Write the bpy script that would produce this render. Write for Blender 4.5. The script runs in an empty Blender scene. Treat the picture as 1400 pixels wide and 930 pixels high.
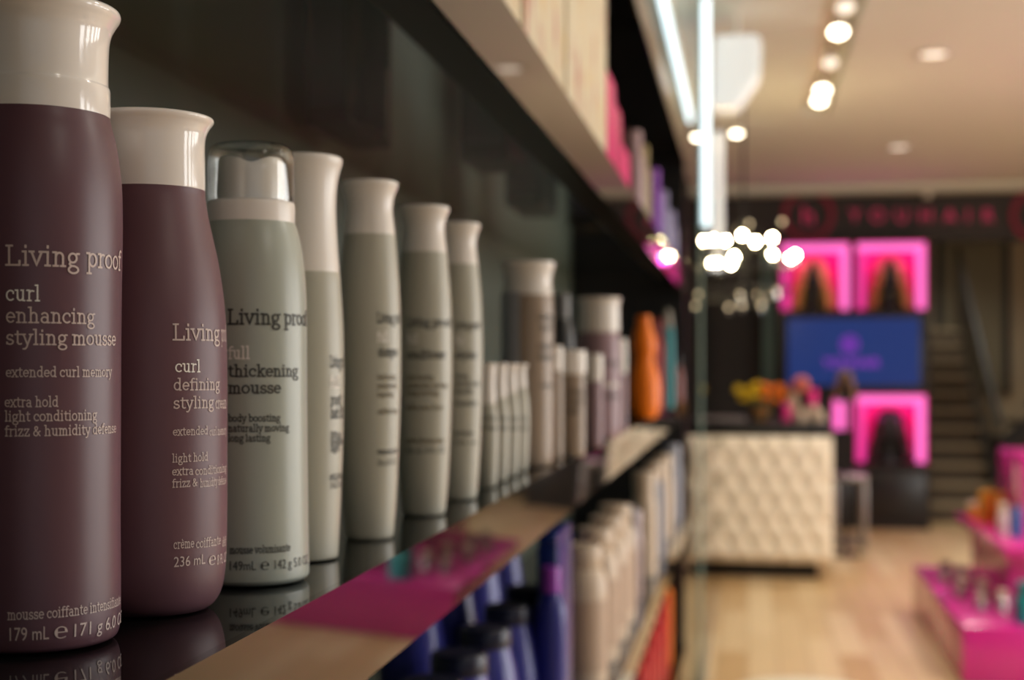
import bpy, bmesh, math, random
from mathutils import Vector, Matrix

PI = math.pi
scene = bpy.context.scene
COL = scene.collection
random.seed(7)

# ------------------------------------------------------------------ camera
F = 1944.0                                  # 50 mm on a 36 mm wide frame of 1400 x 930
EYE = 1.55                                  # lens height above the floor
YAW = math.atan(322 / F)
PITCH = 0.0
CX, CY = 700.0, 500 - F * math.tan(PITCH)   # optical axis in the frame (the lens is shifted up a little)
cam_data = bpy.data.cameras.new('camera')
cam_data.lens, cam_data.sensor_width, cam_data.sensor_fit = 50.0, 36.0, 'HORIZONTAL'
cam_data.shift_y = (CY - 465.0) / 1400.0
cam_data.clip_start, cam_data.clip_end = 0.02, 100
cam_data.dof.use_dof = True
cam_data.dof.focus_distance = 0.51
cam_data.dof.aperture_fstop = 9.0
cam = bpy.data.objects.new('camera', cam_data)
cam.location = (0, 0, EYE)
cam.rotation_euler = (PI / 2 + PITCH, 0, YAW)
COL.objects.link(cam)
scene.camera = cam

# ------------------------------------------------------------------ world, exposure
scene.view_settings.view_transform = 'Standard'
scene.view_settings.look = 'None'
scene.view_settings.exposure = 0.0
scene.view_settings.gamma = 1.0
scene.view_settings.use_curve_mapping = False
world = bpy.data.worlds.new('world')
scene.world = world
world.use_nodes = True
world.node_tree.nodes['Background'].inputs[0].default_value = (0.75, 0.85, 1.0, 1)
world.node_tree.nodes['Background'].inputs[1].default_value = 0.3
try:
    scene.cycles.sample_clamp_indirect = 6.0
    scene.cycles.max_bounces = 10
    scene.cycles.caustics_reflective = False
    scene.cycles.caustics_refractive = False
    scene.cycles.use_denoising = True
except Exception:
    pass

CEIL = 3.27
WARM = (1.0, 0.95, 0.84)


def area_lamp(name, loc, size, power, color=WARM, rot=(0, 0, 0), size_y=None):
    d = bpy.data.lights.new(name, 'AREA')
    d.energy, d.color, d.size = power, color, size
    if size_y:
        d.shape, d.size_y = 'RECTANGLE', size_y
    else:
        d.shape = 'DISK'
    o = bpy.data.objects.new(name, d)
    o.location, o.rotation_euler = loc, rot
    COL.objects.link(o)
    return o


def spot_lamp(name, loc, power, angle=150, color=WARM):
    d = bpy.data.lights.new(name, 'SPOT')
    d.energy, d.color, d.spot_size, d.spot_blend, d.shadow_soft_size = power, color, math.radians(angle), 0.7, 0.06
    o = bpy.data.objects.new(name, d)
    o.location = loc
    COL.objects.link(o)
    return o


# light of the ceiling downlights along the aisle (their fittings are built below): x, y, watts, beam
LAMPS = [(1.01, 8.1, 190, 125), (1.17, 11.5, 130, 125), (2.6, 9.4, 210, 130), (2.6, 12.6, 110, 125), (3.6, 6.4, 210, 150), (2.3, 5.2, 160, 150),
         (3.6, 2.8, 120, 160), (2.1, 2.0, 70, 160), (2.4, -0.8, 70, 160)]
for x, y, w, ang in LAMPS:
    spot_lamp('downlight_glow', (x, y, CEIL - 0.03), w, ang)
# added cool fill from behind the lens, at an assumed shop window
area_lamp('added_front_fill', (2.6, -3.4, 1.6), 3.0, 50, (0.86, 0.93, 1.0), (-PI / 2, 0, 0), 2.2)

# added side light for bottles and room, at an invented window out of view
for k_ in range(5):
    area_lamp('added_side_light', (5.85, 1.9 + 1.36 * k_, 1.65), 2.2, 50, (1.0, 0.98, 0.95), (0, PI / 2, 0), 0.8)
# added light to brighten the stairwell, without a fitting
spot_lamp('added_stair_light', (2.3, 16.2, CEIL - 0.05), 60, 150)


# ------------------------------------------------------------------ pixel -> point
_f = Vector((-math.sin(YAW) * math.cos(PITCH), math.cos(YAW) * math.cos(PITCH), math.sin(PITCH)))
_r = Vector((math.cos(YAW), math.sin(YAW), 0))
_u = _r.cross(_f)


def ray(u, v):
    return _f + _r * ((u - CX) / F) + _u * ((CY - v) / F)


def aty(u, v, Y):
    d = ray(u, v)
    return Vector((0, 0, EYE)) + d * (Y / d.y)


def atx(u, v, X):
    d = ray(u, v)
    return Vector((0, 0, EYE)) + d * (X / d.x)


def atz(u, v, Z):
    d = ray(u, v)
    return Vector((0, 0, EYE)) + d * ((Z - EYE) / d.z)


def depth(p):
    return (Vector(p) - Vector((0, 0, EYE))).dot(_f)


# ------------------------------------------------------------------ materials
MATS = {}


def srgb(r, g, b):
    def c(v):
        v /= 255
        return v / 12.92 if v <= 0.04045 else ((v + 0.055) / 1.055) ** 2.4
    return (c(r), c(g), c(b), 1)


def mat(name, color, rough=0.5, metal=0.0, ior=1.45, emit=None, strength=0.0, coat=0.0, trans=0.0, noise=0.0, nscale=40.0, bump=0.0, subsurf=0.0):
    if name in MATS:
        return MATS[name]
    m = bpy.data.materials.new(name)
    m.use_nodes = True
    nt = m.node_tree
    b = nt.nodes['Principled BSDF']
    b.inputs['Base Color'].default_value = color
    b.inputs['Roughness'].default_value = rough
    b.inputs['Metallic'].default_value = metal
    b.inputs['IOR'].default_value = ior
    b.inputs['Coat Weight'].default_value = coat
    b.inputs['Coat Roughness'].default_value = 0.05
    b.inputs['Transmission Weight'].default_value = trans
    if emit:
        b.inputs['Emission Color'].default_value = emit
        b.inputs['Emission Strength'].default_value = strength
    if noise or bump:
        tc = nt.nodes.new('ShaderNodeTexCoord')
        n = nt.nodes.new('ShaderNodeTexNoise')
        n.inputs['Scale'].default_value = nscale
        n.inputs['Detail'].default_value = 4
        nt.links.new(tc.outputs['Object'], n.inputs['Vector'])
        if noise:
            mx = nt.nodes.new('ShaderNodeMix')
            mx.data_type = 'RGBA'
            mx.inputs[6].default_value = tuple(c * (1 - noise) for c in color[:3]) + (1,)
            mx.inputs[7].default_value = tuple(min(1, c * (1 + noise)) for c in color[:3]) + (1,)
            nt.links.new(n.outputs['Fac'], mx.inputs[0])
            nt.links.new(mx.outputs[2], b.inputs['Base Color'])
        if bump:
            bp = nt.nodes.new('ShaderNodeBump')
            bp.inputs['Strength'].default_value = bump
            bp.inputs['Distance'].default_value = 0.001
            nt.links.new(n.outputs['Fac'], bp.inputs['Height'])
            nt.links.new(bp.outputs[0], b.inputs['Normal'])
    MATS[name] = m
    return m


def clear_mat(name, tint, ior=1.5, rough=0.02, sheen=1.0):
    """thin clear sheet: tinted see-through with a Fresnel reflection"""
    if name in MATS:
        return MATS[name]
    m = bpy.data.materials.new(name)
    m.use_nodes = True
    nt = m.node_tree
    nt.nodes.remove(nt.nodes['Principled BSDF'])
    out = nt.nodes['Material Output']
    t = nt.nodes.new('ShaderNodeBsdfTransparent')
    t.inputs[0].default_value = tint
    g = nt.nodes.new('ShaderNodeBsdfGlossy')
    g.inputs['Roughness'].default_value = rough
    lw = nt.nodes.new('ShaderNodeLayerWeight')
    lw.inputs[0].default_value = 0.5
    pw = nt.nodes.new('ShaderNodeMath')
    pw.operation = 'POWER'
    pw.inputs[1].default_value = 4.0
    fr = nt.nodes.new('ShaderNodeMath')
    fr.operation = 'MULTIPLY_ADD'
    f0 = ((ior - 1) / (ior + 1)) ** 2
    fr.inputs[1].default_value, fr.inputs[2].default_value = (1 - f0) * sheen, f0 * sheen
    nt.links.new(lw.outputs['Facing'], pw.inputs[0])
    nt.links.new(pw.outputs[0], fr.inputs[0])
    mx = nt.nodes.new('ShaderNodeMixShader')
    nt.links.new(fr.outputs[0], mx.inputs[0])
    nt.links.new(t.outputs[0], mx.inputs[1])
    nt.links.new(g.outputs[0], mx.inputs[2])
    nt.links.new(mx.outputs[0], out.inputs[0])
    MATS[name] = m
    return m


def plank_mat():
    m = bpy.data.materials.new('pale_wood_planks')
    m.use_nodes = True
    nt = m.node_tree
    b = nt.nodes['Principled BSDF']
    tc = nt.nodes.new('ShaderNodeTexCoord')
    mp = nt.nodes.new('ShaderNodeMapping')
    mp.inputs['Rotation'].default_value = (0, 0, PI / 2)
    br = nt.nodes.new('ShaderNodeTexBrick')
    br.inputs['Color1'].default_value = srgb(212, 186, 146)
    br.inputs['Color2'].default_value = srgb(182, 146, 98)
    br.inputs['Mortar'].default_value = srgb(150, 118, 80)
    br.inputs['Scale'].default_value = 1.0
    br.inputs['Mortar Size'].default_value = 0.003
    br.inputs['Brick Width'].default_value = 1.3
    br.inputs['Row Height'].default_value = 0.16
    br.offset = 0.37
    n = nt.nodes.new('ShaderNodeTexNoise')
    n.inputs['Scale'].default_value = 3.0
    n.inputs['Detail'].default_value = 6
    mp2 = nt.nodes.new('ShaderNodeMapping')
    mp2.inputs['Scale'].default_value = (9, 0.7, 1)
    mx = nt.nodes.new('ShaderNodeMix')
    mx.data_type = 'RGBA'
    mx.blend_type = 'MULTIPLY'
    mx.inputs[0].default_value = 0.5
    nt.links.new(tc.outputs['Object'], mp.inputs[0])
    nt.links.new(tc.outputs['Object'], mp2.inputs[0])
    nt.links.new(mp.outputs[0], br.inputs[0])
    nt.links.new(mp2.outputs[0], n.inputs[0])
    nt.links.new(br.outputs[0], mx.inputs[6])
    nt.links.new(n.outputs[1], mx.inputs[7])
    # grain in greys only
    bw = nt.nodes.new('ShaderNodeMapRange')
    bw.inputs[3].default_value = 0.75
    bw.inputs[4].default_value = 1.2
    nt.links.new(n.outputs[0], bw.inputs[0])
    nt.links.new(bw.outputs[0], mx.inputs[7])
    nt.links.new(mx.outputs[2], b.inputs['Base Color'])
    b.inputs['Roughness'].default_value = 0.38
    return m


def blossom_mat(name, ground, c1, c2, scale):
    """cream card printed with loose red and yellow blooms"""
    m = bpy.data.materials.new(name)
    m.use_nodes = True
    nt = m.node_tree
    b = nt.nodes['Principled BSDF']
    b.inputs['Roughness'].default_value = 0.45
    tc = nt.nodes.new('ShaderNodeTexCoord')
    prev = None
    for k, (c, off) in enumerate(((c1, 0.0), (c2, 5.3))):
        mp = nt.nodes.new('ShaderNodeMapping')
        mp.inputs['Location'].default_value = (off, off, off * 0.7)
        mp.inputs['Scale'].default_value = (scale, scale, scale * 0.5)
        n = nt.nodes.new('ShaderNodeTexNoise')
        n.inputs['Scale'].default_value = 1.0
        n.inputs['Detail'].default_value = 2
        rp = nt.nodes.new('ShaderNodeMapRange')
        rp.inputs[1].default_value = 0.60
        rp.inputs[2].default_value = 0.72
        mx = nt.nodes.new('ShaderNodeMix')
        mx.data_type = 'RGBA'
        nt.links.new(tc.outputs['Object'], mp.inputs[0])
        nt.links.new(mp.outputs[0], n.inputs[0])
        nt.links.new(n.outputs[0], rp.inputs[0])
        nt.links.new(rp.outputs[0], mx.inputs[0])
        if prev is None:
            mx.inputs[6].default_value = ground
        else:
            nt.links.new(prev, mx.inputs[6])
        mx.inputs[7].default_value = c
        prev = mx.outputs[2]
    nt.links.new(prev, b.inputs['Base Color'])
    return m


# ------------------------------------------------------------------ mesh helpers
def link_mesh(name, bm, material, parent=None, smooth=35, loc=None, rot=None):
    bmesh.ops.recalc_face_normals(bm, faces=bm.faces[:])
    me = bpy.data.meshes.new(name)
    bm.to_mesh(me)
    bm.free()
    mats = material if isinstance(material, (list, tuple)) else [material]
    for m in mats:
        me.materials.append(m)
    if smooth:
        for p in me.polygons:
            p.use_smooth = True
        me.set_sharp_from_angle(angle=math.radians(smooth))
    o = bpy.data.objects.new(name, me)
    COL.objects.link(o)
    if parent:
        o.parent = parent
    if loc is not None:
        o.location = loc
    if rot is not None:
        o.rotation_euler = rot
    return o


def tag(o, label, cat, group=None):
    o['label'], o['category'] = label, cat
    if group:
        o['group'] = group
    return o


def thing(name, label, cat, loc=(0, 0, 0), rz=0.0, group=None):
    o = bpy.data.objects.new(name, None)
    o.empty_display_size = 0.02
    COL.objects.link(o)
    o.location, o.rotation_euler = loc, (0, 0, rz)
    return tag(o, label, cat, group)


def struct(name, bm, m, smooth=0):
    o = link_mesh(name, bm, m, smooth=smooth)
    o['kind'] = 'structure'
    return o


def copy_thing(root, loc, label=None, rz=None):
    c = root.copy()
    COL.objects.link(c)
    c.location = loc
    if rz is not None:
        c.rotation_euler = (0, 0, rz)
    if label:
        c['label'] = label
    for ch in list(root.children):
        d = ch.copy()
        COL.objects.link(d)
        d.parent = c
        for g in list(ch.children):
            e = g.copy()
            COL.objects.link(e)
            e.parent = d
    return c


def NB():
    return bmesh.new()


def box(bm, x0, x1, y0, y1, z0, z1, bev=0.0, seg=2):
    vs = [bm.verts.new((x, y, z)) for x in (x0, x1) for y in (y0, y1) for z in (z0, z1)]
    idx = ((0, 1, 3, 2), (4, 6, 7, 5), (0, 4, 5, 1), (2, 3, 7, 6), (0, 2, 6, 4), (1, 5, 7, 3))
    fs = [bm.faces.new([vs[i] for i in f]) for f in idx]
    if bev > 0:
        es = list({e for f in fs for e in f.edges})
        bmesh.ops.bevel(bm, geom=es, offset=bev, segments=seg, affect='EDGES', profile=0.5)
    return bm


def spline(pts, n=6):
    """Catmull-Rom through (r, z) points"""
    out = []
    P = [pts[0]] + list(pts) + [pts[-1]]
    for i in range(1, len(P) - 2):
        p0, p1, p2, p3 = P[i - 1], P[i], P[i + 1], P[i + 2]
        for k in range(n):
            t = k / n
            out.append(tuple(0.5 * (2 * b + (c - a) * t + (2 * a - 5 * b + 4 * c - d) * t * t + (3 * b - a - 3 * c + d) * t ** 3)
                             for a, b, c, d in zip(p0, p1, p2, p3)))
    out.append(tuple(pts[-1]))
    return out


def lathe(bm, prof, seg=48, cx=0, cy=0, sx=1.0, sy=1.0, cap0=True, cap1=True):
    rings = []
    for r, z in prof:
        rings.append([bm.verts.new((cx + sx * r * math.cos(2 * PI * i / seg), cy + sy * r * math.sin(2 * PI * i / seg), z)) for i in range(seg)])
    for a, b in zip(rings, rings[1:]):
        for i in range(seg):
            j = (i + 1) % seg
            bm.faces.new((a[i], a[j], b[j], b[i]))
    if cap0:
        bm.faces.new(rings[0][::-1])
    if cap1:
        bm.faces.new(rings[-1])
    return bm


def tube(bm, pts, r, seg=10, closed=False):
    pts = [Vector(p) for p in pts]
    n = len(pts)
    rings = []
    prev = None
    for i, p in enumerate(pts):
        if closed:
            t = (pts[(i + 1) % n] - pts[i - 1]).normalized()
        else:
            t = (pts[min(i + 1, n - 1)] - pts[max(i - 1, 0)]).normalized()
        if prev is None:
            a = Vector((0, 0, 1)) if abs(t.z) < 0.9 else Vector((1, 0, 0))
            nn = (a - t * a.dot(t)).normalized()
        else:
            nn = (prev - t * prev.dot(t)).normalized()
        prev = nn
        b = t.cross(nn)
        rr = r[i] if isinstance(r, (list, tuple)) else r
        rings.append([bm.verts.new(p + nn * rr * math.cos(2 * PI * k / seg) + b * rr * math.sin(2 * PI * k / seg)) for k in range(seg)])
    pairs = list(zip(rings, rings[1:]))
    if closed:
        pairs.append((rings[-1], rings[0]))
    for a, b in pairs:
        for k in range(seg):
            j = (k + 1) % seg
            bm.faces.new((a[k], a[j], b[j], b[k]))
    if not closed:
        bm.faces.new(rings[0][::-1])
        bm.faces.new(rings[-1])
    return bm


def ball(bm, c, r, seg=16, sz=1.0):
    n = seg // 2
    prof = [(max(1e-5, r * math.sin(PI * k / n)), c[2] - sz * r * math.cos(PI * k / n)) for k in range(n + 1)]
    return lathe(bm, prof, seg, c[0], c[1])


# ------------------------------------------------------------------ lettering: a monoline slab-serif alphabet
def _arc(cx, cy, rx, ry, a0, a1, n=10):
    return [(cx + rx * math.cos(math.radians(a0 + (a1 - a0) * k / n)), cy + ry * math.sin(math.radians(a0 + (a1 - a0) * k / n))) for k in range(n + 1)]


def _ft(x, y=0.0, l=0.17, r=0.17):
    return [(x - l, y), (x + r, y)]


def _fl(x, y=1.0):
    return [(x - 0.2, y), (x + 0.03, y)]


GL = {
    'L': ([[(.3, 0), (.3, 1.42)], _ft(.3, 1.42, .2, .22), [(.08, 0), (1.0, 0), (1.0, .32)]], 1.12),
    'i': ([[(.28, 0), (.28, 1)], _ft(.28), _fl(.28), [(.28, 1.3), (.28, 1.45)]], .55),
    'l': ([[(.28, 0), (.28, 1.5)], _ft(.28), _fl(.28, 1.5)], .55),
    'v': ([[(.12, 1), (.46, .02), (.8, 1)], _ft(.12, 1, .14, .16), _ft(.8, 1, .16, .14)], .92),
    'n': ([[(.28, 0), (.28, 1)], _ft(.28), _fl(.28), [(.28, .62)] + _arc(.53, .66, .25, .32, 180, 0) + [(.78, 0)], _ft(.78)], 1.05),
    'h': ([[(.28, 0), (.28, 1.5)], _ft(.28), _fl(.28, 1.5), [(.28, .62)] + _arc(.53, .66, .25, .32, 180, 0) + [(.78, 0)], _ft(.78)], 1.05),
    'm': ([[(.28, 0), (.28, 1)], _ft(.28), _fl(.28), [(.28, .62)] + _arc(.51, .66, .23, .32, 180, 0) + [(.74, 0)], _ft(.74, 0, .13, .13),
           [(.74, .62)] + _arc(.97, .66, .23, .32, 180, 0) + [(1.2, 0)], _ft(1.2)], 1.47),
    'u': ([[(.26, 1), (.26, .34)] + _arc(.5, .34, .24, .32, 180, 360) + [(.76, 1)], [(.76, 1), (.76, 0), (.92, 0)], _fl(.26), _fl(.76)], 1.02),
    'g': ([_arc(.44, .63, .29, .34, 0, 360, 16), [(.66, .86), (.76, .96), (.92, .96)],
           [(.3, .34), (.2, .18), (.3, .06), (.6, .02)] + _arc(.5, -.24, .36, .26, 60, -240, 14) + [(.26, .0)]], .93),
    'p': ([[(.28, -.5), (.28, 1)], _ft(.28, -.5), _fl(.28), _arc(.58, .5, .31, .47, 180, -180, 16)], 1.0),
    'b': ([[(.28, 0), (.28, 1.5)], _fl(.28, 1.5), _arc(.58, .5, .31, .47, 180, -180, 16)], 1.0),
    'd': ([[(.76, 1.5), (.76, 0), (.93, 0)], _fl(.76, 1.5), _arc(.46, .5, .31, .47, 0, 360, 16)], 1.02),
    'r': ([[(.28, 0), (.28, 1)], _ft(.28), _fl(.28), [(.28, .6)] + _arc(.55, .62, .27, .34, 180, 60)], .74),
    'o': ([_arc(.47, .5, .36, .47, 0, 360, 18)], .95),
    'f': ([[(.3, 0), (.3, 1.2)] + _arc(.52, 1.2, .22, .27, 180, 45), _ft(.3), [(.08, 1), (.58, 1)]], .64),
    'c': ([_arc(.47, .5, .36, .47, 48, 312, 14), [(.71, .82), (.72, .68)]], .84),
    'e': ([[(.1, .52), (.8, .52)] + _arc(.46, .5, .34, .47, 3, 315, 16)], .88),
    'a': ([_arc(.42, .68, .27, .29, 150, 0) + [(.69, 0), (.86, 0)], _arc(.42, .28, .27, .28, 35, 325, 14)], .92),
    's': ([_arc(.4, .73, .25, .24, 40, 270, 10) + _arc(.4, .25, .28, .24, 90, -145, 10), [(.6, .94), (.6, .8)], [(.14, .24), (.14, .06)]], .78),
    't': ([[(.3, 1.32), (.3, .24)] + _arc(.5, .24, .2, .22, 180, 310), [(.08, 1), (.6, 1)]], .68),
    'x': ([[(.14, 0), (.78, 1)], [(.14, 1), (.78, 0)], _ft(.14), _ft(.78), _ft(.14, 1), _ft(.78, 1)], .92),
    'y': ([[(.12, 1), (.46, .02)], [(.8, 1), (.4, -.3), (.26, -.46), (.1, -.44)], _ft(.12, 1, .14, .16), _ft(.8, 1, .16, .14)], .92),
    'z': ([[(.14, .78), (.14, 1), (.7, 1), (.12, 0), (.74, 0), (.74, .24)]], .85),
    'k': ([[(.28, 0), (.28, 1.5)], _ft(.28), _fl(.28, 1.5), [(.28, .4), (.74, 1)], [(.45, .6), (.8, 0)], _ft(.76, 1), _ft(.8)], 1.0),
    '&': ([[(1.0, 0), (.3, .95)] + _arc(.46, 1.12, .2, .22, 215, -40, 10) + [(.24, .6)] + _arc(.42, .34, .3, .34, 130, 300, 10) + [(.9, .66), (1.04, .66)]], 1.12),
    ' ': ([], .42),
}
GL['\u00e8'] = (GL['e'][0] + [[(.36, 1.42), (.54, 1.16)]], .88)
GL['\u00e9'] = (GL['e'][0] + [[(.54, 1.42), (.36, 1.16)]], .88)


def ribbon(bm, pts, w, cap=True):
    pts = [Vector(p) for p in pts]
    # cut long runs so that the ink can follow a curved wall
    fine = [pts[0]]
    for a, b in zip(pts, pts[1:]):
        k = max(1, int((b - a).length / 0.3))
        for i in range(1, k + 1):
            fine.append(a.lerp(b, i / k))
    pts = fine
    n = len(pts)
    L, R = [], []
    for i, p in enumerate(pts):
        d1 = (pts[i] - pts[i - 1]).normalized() if i > 0 else None
        d2 = (pts[i + 1] - pts[i]).normalized() if i < n - 1 else None
        d = (d1 + d2) if (d1 and d2) else (d1 or d2)
        if d.length < 1e-6:
            d = d2
        d.normalize()
        nrm = Vector((-d.y, d.x))
        s = 1.0
        if d1 and d2:
            s = min(1.8, 1 / max(0.3, nrm.dot(Vector((-d1.y, d1.x)))))
        ext = Vector((0, 0))
        if cap and (i == 0 or i == n - 1):
            ext = d * (w * 0.35) * (-1 if i == 0 else 1)
        L.append(bm.verts.new((*(p + ext + nrm * w / 2 * s), 0)))
        R.append(bm.verts.new((*(p + ext - nrm * w / 2 * s), 0)))
    for i in range(n - 1):
        bm.faces.new((L[i], R[i], R[i + 1], L[i + 1]))


def slab_text(text, w=0.15):
    """bmesh of the line in units of one x-height, plus its length"""
    bm = NB()
    x = 0.0
    for ch in text:
        strokes, adv = GL[ch]
        for st in strokes:
            ribbon(bm, [(x + px, py) for px, py in st], w)
        x += adv
    return bm, x


def sans_text(text, extrude=0.0, offset=0.0):
    cu = bpy.data.curves.new('t', 'FONT')
    cu.body = text
    cu.size = 1.0
    cu.extrude = extrude
    cu.offset = offset
    cu.resolution_u = 3
    o = bpy.data.objects.new('t', cu)
    COL.objects.link(o)
    dg = bpy.context.evaluated_depsgraph_get()
    me = bpy.data.meshes.new_from_object(o.evaluated_get(dg))
    bm = NB()
    bm.from_mesh(me)
    bpy.data.objects.remove(o)
    bpy.data.curves.remove(cu)
    bpy.data.meshes.remove(me)
    xs = [v.co.x for v in bm.verts]
    return bm, max(xs)

# ------------------------------------------------------------------ colours used below
M_black_gloss = mat('black_gloss_acrylic', (0.006, 0.006, 0.006, 1), 0.03, ior=1.62)
M_fascia = mat('polished_black_fascia', (0.012, 0.011, 0.010, 1), 0.025, ior=1.3)
M_black = mat('black_satin', (0.012, 0.011, 0.011, 1), 0.35)
M_black_matte = mat('black_matte', (0.012, 0.011, 0.011, 1), 0.8)
M_back = mat('charcoal_green_board', srgb(84, 92, 82), 0.42)
M_steel = mat('brushed_steel', (0.6, 0.6, 0.6, 1), 0.25, 1.0)
M_chrome = mat('chrome', (0.85, 0.85, 0.85, 1), 0.06, 1.0)
M_smoke = clear_mat('smoked_glass', (0.94, 0.95, 0.94, 1), sheen=0.3)
M_glass = clear_mat('clear_glass', (0.965, 0.98, 0.97, 1))
M_white = mat('white_paint', srgb(232, 224, 212), 0.7)
M_ceil = mat('ceiling_paint', srgb(226, 226, 214), 0.9)
M_cream_wall = mat('cream_paint', srgb(200, 184, 156), 0.8)
M_dark_wall = mat('dark_paint', srgb(42, 39, 38), 0.7)

# ------------------------------------------------------------------ the setting
Y_BACK = 14.2
X_L, X_R, Y_F = -0.55, 6.0, -3.6
struct('floor', box(NB(), X_L - 0.1, X_R + 0.1, Y_F - 0.1, 18.4, -0.1, 0), plank_mat())
# ceiling with the long recess for the spots: built from strips round the slot
tr_x0, tr_x1, tr_y0, tr_y1 = 0.36, 0.55, 5.0, 9.95
bm = NB()
box(bm, X_L - 0.1, tr_x0, Y_F - 0.1, 18.4, CEIL, CEIL + 0.1)
box(bm, tr_x1, X_R + 0.1, Y_F - 0.1, 18.4, CEIL, CEIL + 0.1)
box(bm, tr_x0, tr_x1, Y_F - 0.1, tr_y0, CEIL, CEIL + 0.1)
box(bm, tr_x0, tr_x1, tr_y1, 18.4, CEIL, CEIL + 0.1)
struct('ceiling', bm, M_ceil)
struct('wall_left', box(NB(), X_L - 0.1, X_L, Y_F, 18.4, 0, CEIL), M_dark_wall)
bm = NB()
box(bm, X_R, X_R + 0.1, Y_F, 1.2, 0, CEIL)
box(bm, X_R, X_R + 0.1, 8.0, 18.4, 0, CEIL)
box(bm, X_R, X_R + 0.1, 1.2, 8.0, 0, 0.5)
box(bm, X_R, X_R + 0.1, 1.2, 8.0, 2.8, CEIL)
struct('wall_right', bm, M_cream_wall)
w2 = struct('added_side_window', box(NB(), X_R + 0.04, X_R + 0.05, 1.2, 8.0, 0.5, 2.8), M_glass)  # unseen window, added to carry the side light
bm = NB()
for k in range(6):
    yk = 1.2 + 1.36 * k
    box(bm, X_R, X_R + 0.06, max(1.2, yk - 0.05), min(8.0, yk + 0.05), 0.5, 2.8)
link_mesh('added_window_frame', bm, M_white, w2, 0)
bm = NB()
box(bm, X_L, 0.2, Y_F - 0.1, Y_F, 0, CEIL)
box(bm, 5.2, X_R, Y_F - 0.1, Y_F, 0, CEIL)
box(bm, 0.2, 5.2, Y_F - 0.1, Y_F, 2.8, CEIL)
box(bm, 0.2, 5.2, Y_F - 0.1, Y_F, 0, 0.3)
struct('wall_front', bm, M_cream_wall)
struct('assumed_shop_window', box(NB(), 0.2, 5.2, Y_F - 0.06, Y_F - 0.05, 0.3, 2.8), M_glass)
struct('wall_stair', box(NB(), X_L, X_R, 18.3, 18.4, 0, CEIL), M_cream_wall)
# dark back wall, open on the right where the staircase starts
xo = aty(1268, 500, Y_BACK).x
z_band = aty(1200, 331, Y_BACK).z
bm = NB()
box(bm, X_L, xo, Y_BACK, Y_BACK + 0.15, 0, z_band)
box(bm, X_L, X_R, Y_BACK, Y_BACK + 0.15, z_band, CEIL)
struct('wall_back', bm, M_dark_wall)
# pale cove where the ceiling meets the back wall
zc = aty(1200, 262, Y_BACK - 0.3).z
struct('trim_1', box(NB(), X_L, X_R, Y_BACK - 0.35, Y_BACK, zc, CEIL), M_ceil)

# ------------------------------------------------------------------ wall shelving on the left
FX = -0.1742                                   # plane of the shelf fronts
XB = -0.50
SH_Y0, SH_Y1 = -0.25, 4.1
DECK = EYE - 0.0955                            # top of the shelf that carries the sharp bottles
T = 0.05
Z_UP = EYE + 0.265
Z_TOP = EYE + 0.633
Z_LOW = EYE - 0.435
Z_LOW2 = EYE - 0.80
Z_LOW3 = EYE - 1.16
unit = thing('shelving_unit', 'black wall shelving of glossy decks with polished fronts running down the aisle', 'shelving', (0, 0, 0))
link_mesh('back_panel', box(NB(), XB - 0.03, XB, SH_Y0, SH_Y1, 0.0, Z_TOP + 0.02), M_back, unit)
link_mesh('end_panel', box(NB(), XB, FX - 0.004, SH_Y1 - 0.03, SH_Y1, 0.0, Z_TOP - 0.0), M_black, unit)
link_mesh('end_panel', box(NB(), XB, FX - 0.004, SH_Y0, SH_Y0 + 0.03, 0.0, Z_TOP - 0.0), M_black, unit)
link_mesh('plinth', box(NB(), XB, FX - 0.06, SH_Y0 + 0.03, SH_Y1 - 0.03, 0.0, 0.08), M_black, unit)


def shelf(z, lip, glass=False, lean=0.0):
    if glass:
        s = link_mesh('shelf', box(NB(), XB + 0.001, FX - 0.075, SH_Y0 + 0.031, SH_Y1 - 0.031, z - 0.01, z), M_smoke, unit)
        link_mesh('front_rail', box(NB(), FX - 0.075, FX - 0.004, SH_Y0 + 0.031, SH_Y1 - 0.031, z - 0.02, z), M_black, s)
    else:
        s = link_mesh('shelf', box(NB(), XB + 0.001, FX - 0.004, SH_Y0 + 0.031, SH_Y1 - 0.031, z - 0.02, z), M_black_gloss, unit)
    bm = box(NB(), FX - 0.004, FX, SH_Y0, SH_Y1, z - lip, z)
    for q in bm.verts:
        q.co.x -= (z - q.co.z) * math.tan(math.radians(lean))
    link_mesh('fascia', bm, M_fascia, s)


shelf(Z_TOP, 0.06)
shelf(Z_UP, 0.06, True)
shelf(DECK, 0.052, False, 2.6)
shelf(Z_LOW, 0.052)
shelf(Z_LOW2, 0.052)
shelf(Z_LOW3, 0.052)

# ------------------------------------------------------------------ bottles
C_PLUM = mat('plum_soft_touch', srgb(96, 66, 77), 0.38)
C_PLUM2 = mat('plum_soft_touch_cream', srgb(102, 70, 80), 0.42)
C_SAGE = mat('sage_grey_plastic', srgb(184, 182, 170), 0.36)
C_SAGE2 = mat('sage_grey_can', srgb(172, 178, 170), 0.32)
C_CAP = mat('white_gloss_cap', srgb(240, 234, 230), 0.12, coat=0.4)
C_CAPM = mat('white_satin_cap', srgb(240, 234, 230), 0.25)
C_TAUPE = mat('taupe_plastic', srgb(158, 140, 124), 0.36)
C_MAUVE = mat('mauve_plastic', srgb(156, 128, 138), 0.36)
C_INK_PALE = mat('pale_ink', srgb(205, 186, 182), 0.5)
C_INK_WHITE = mat('white_ink', srgb(245, 240, 236), 0.5)
C_INK_DARK = mat('charcoal_ink', srgb(62, 62, 58), 0.5)
C_INK_TAN = mat('tan_ink', srgb(120, 108, 84), 0.5)
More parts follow.
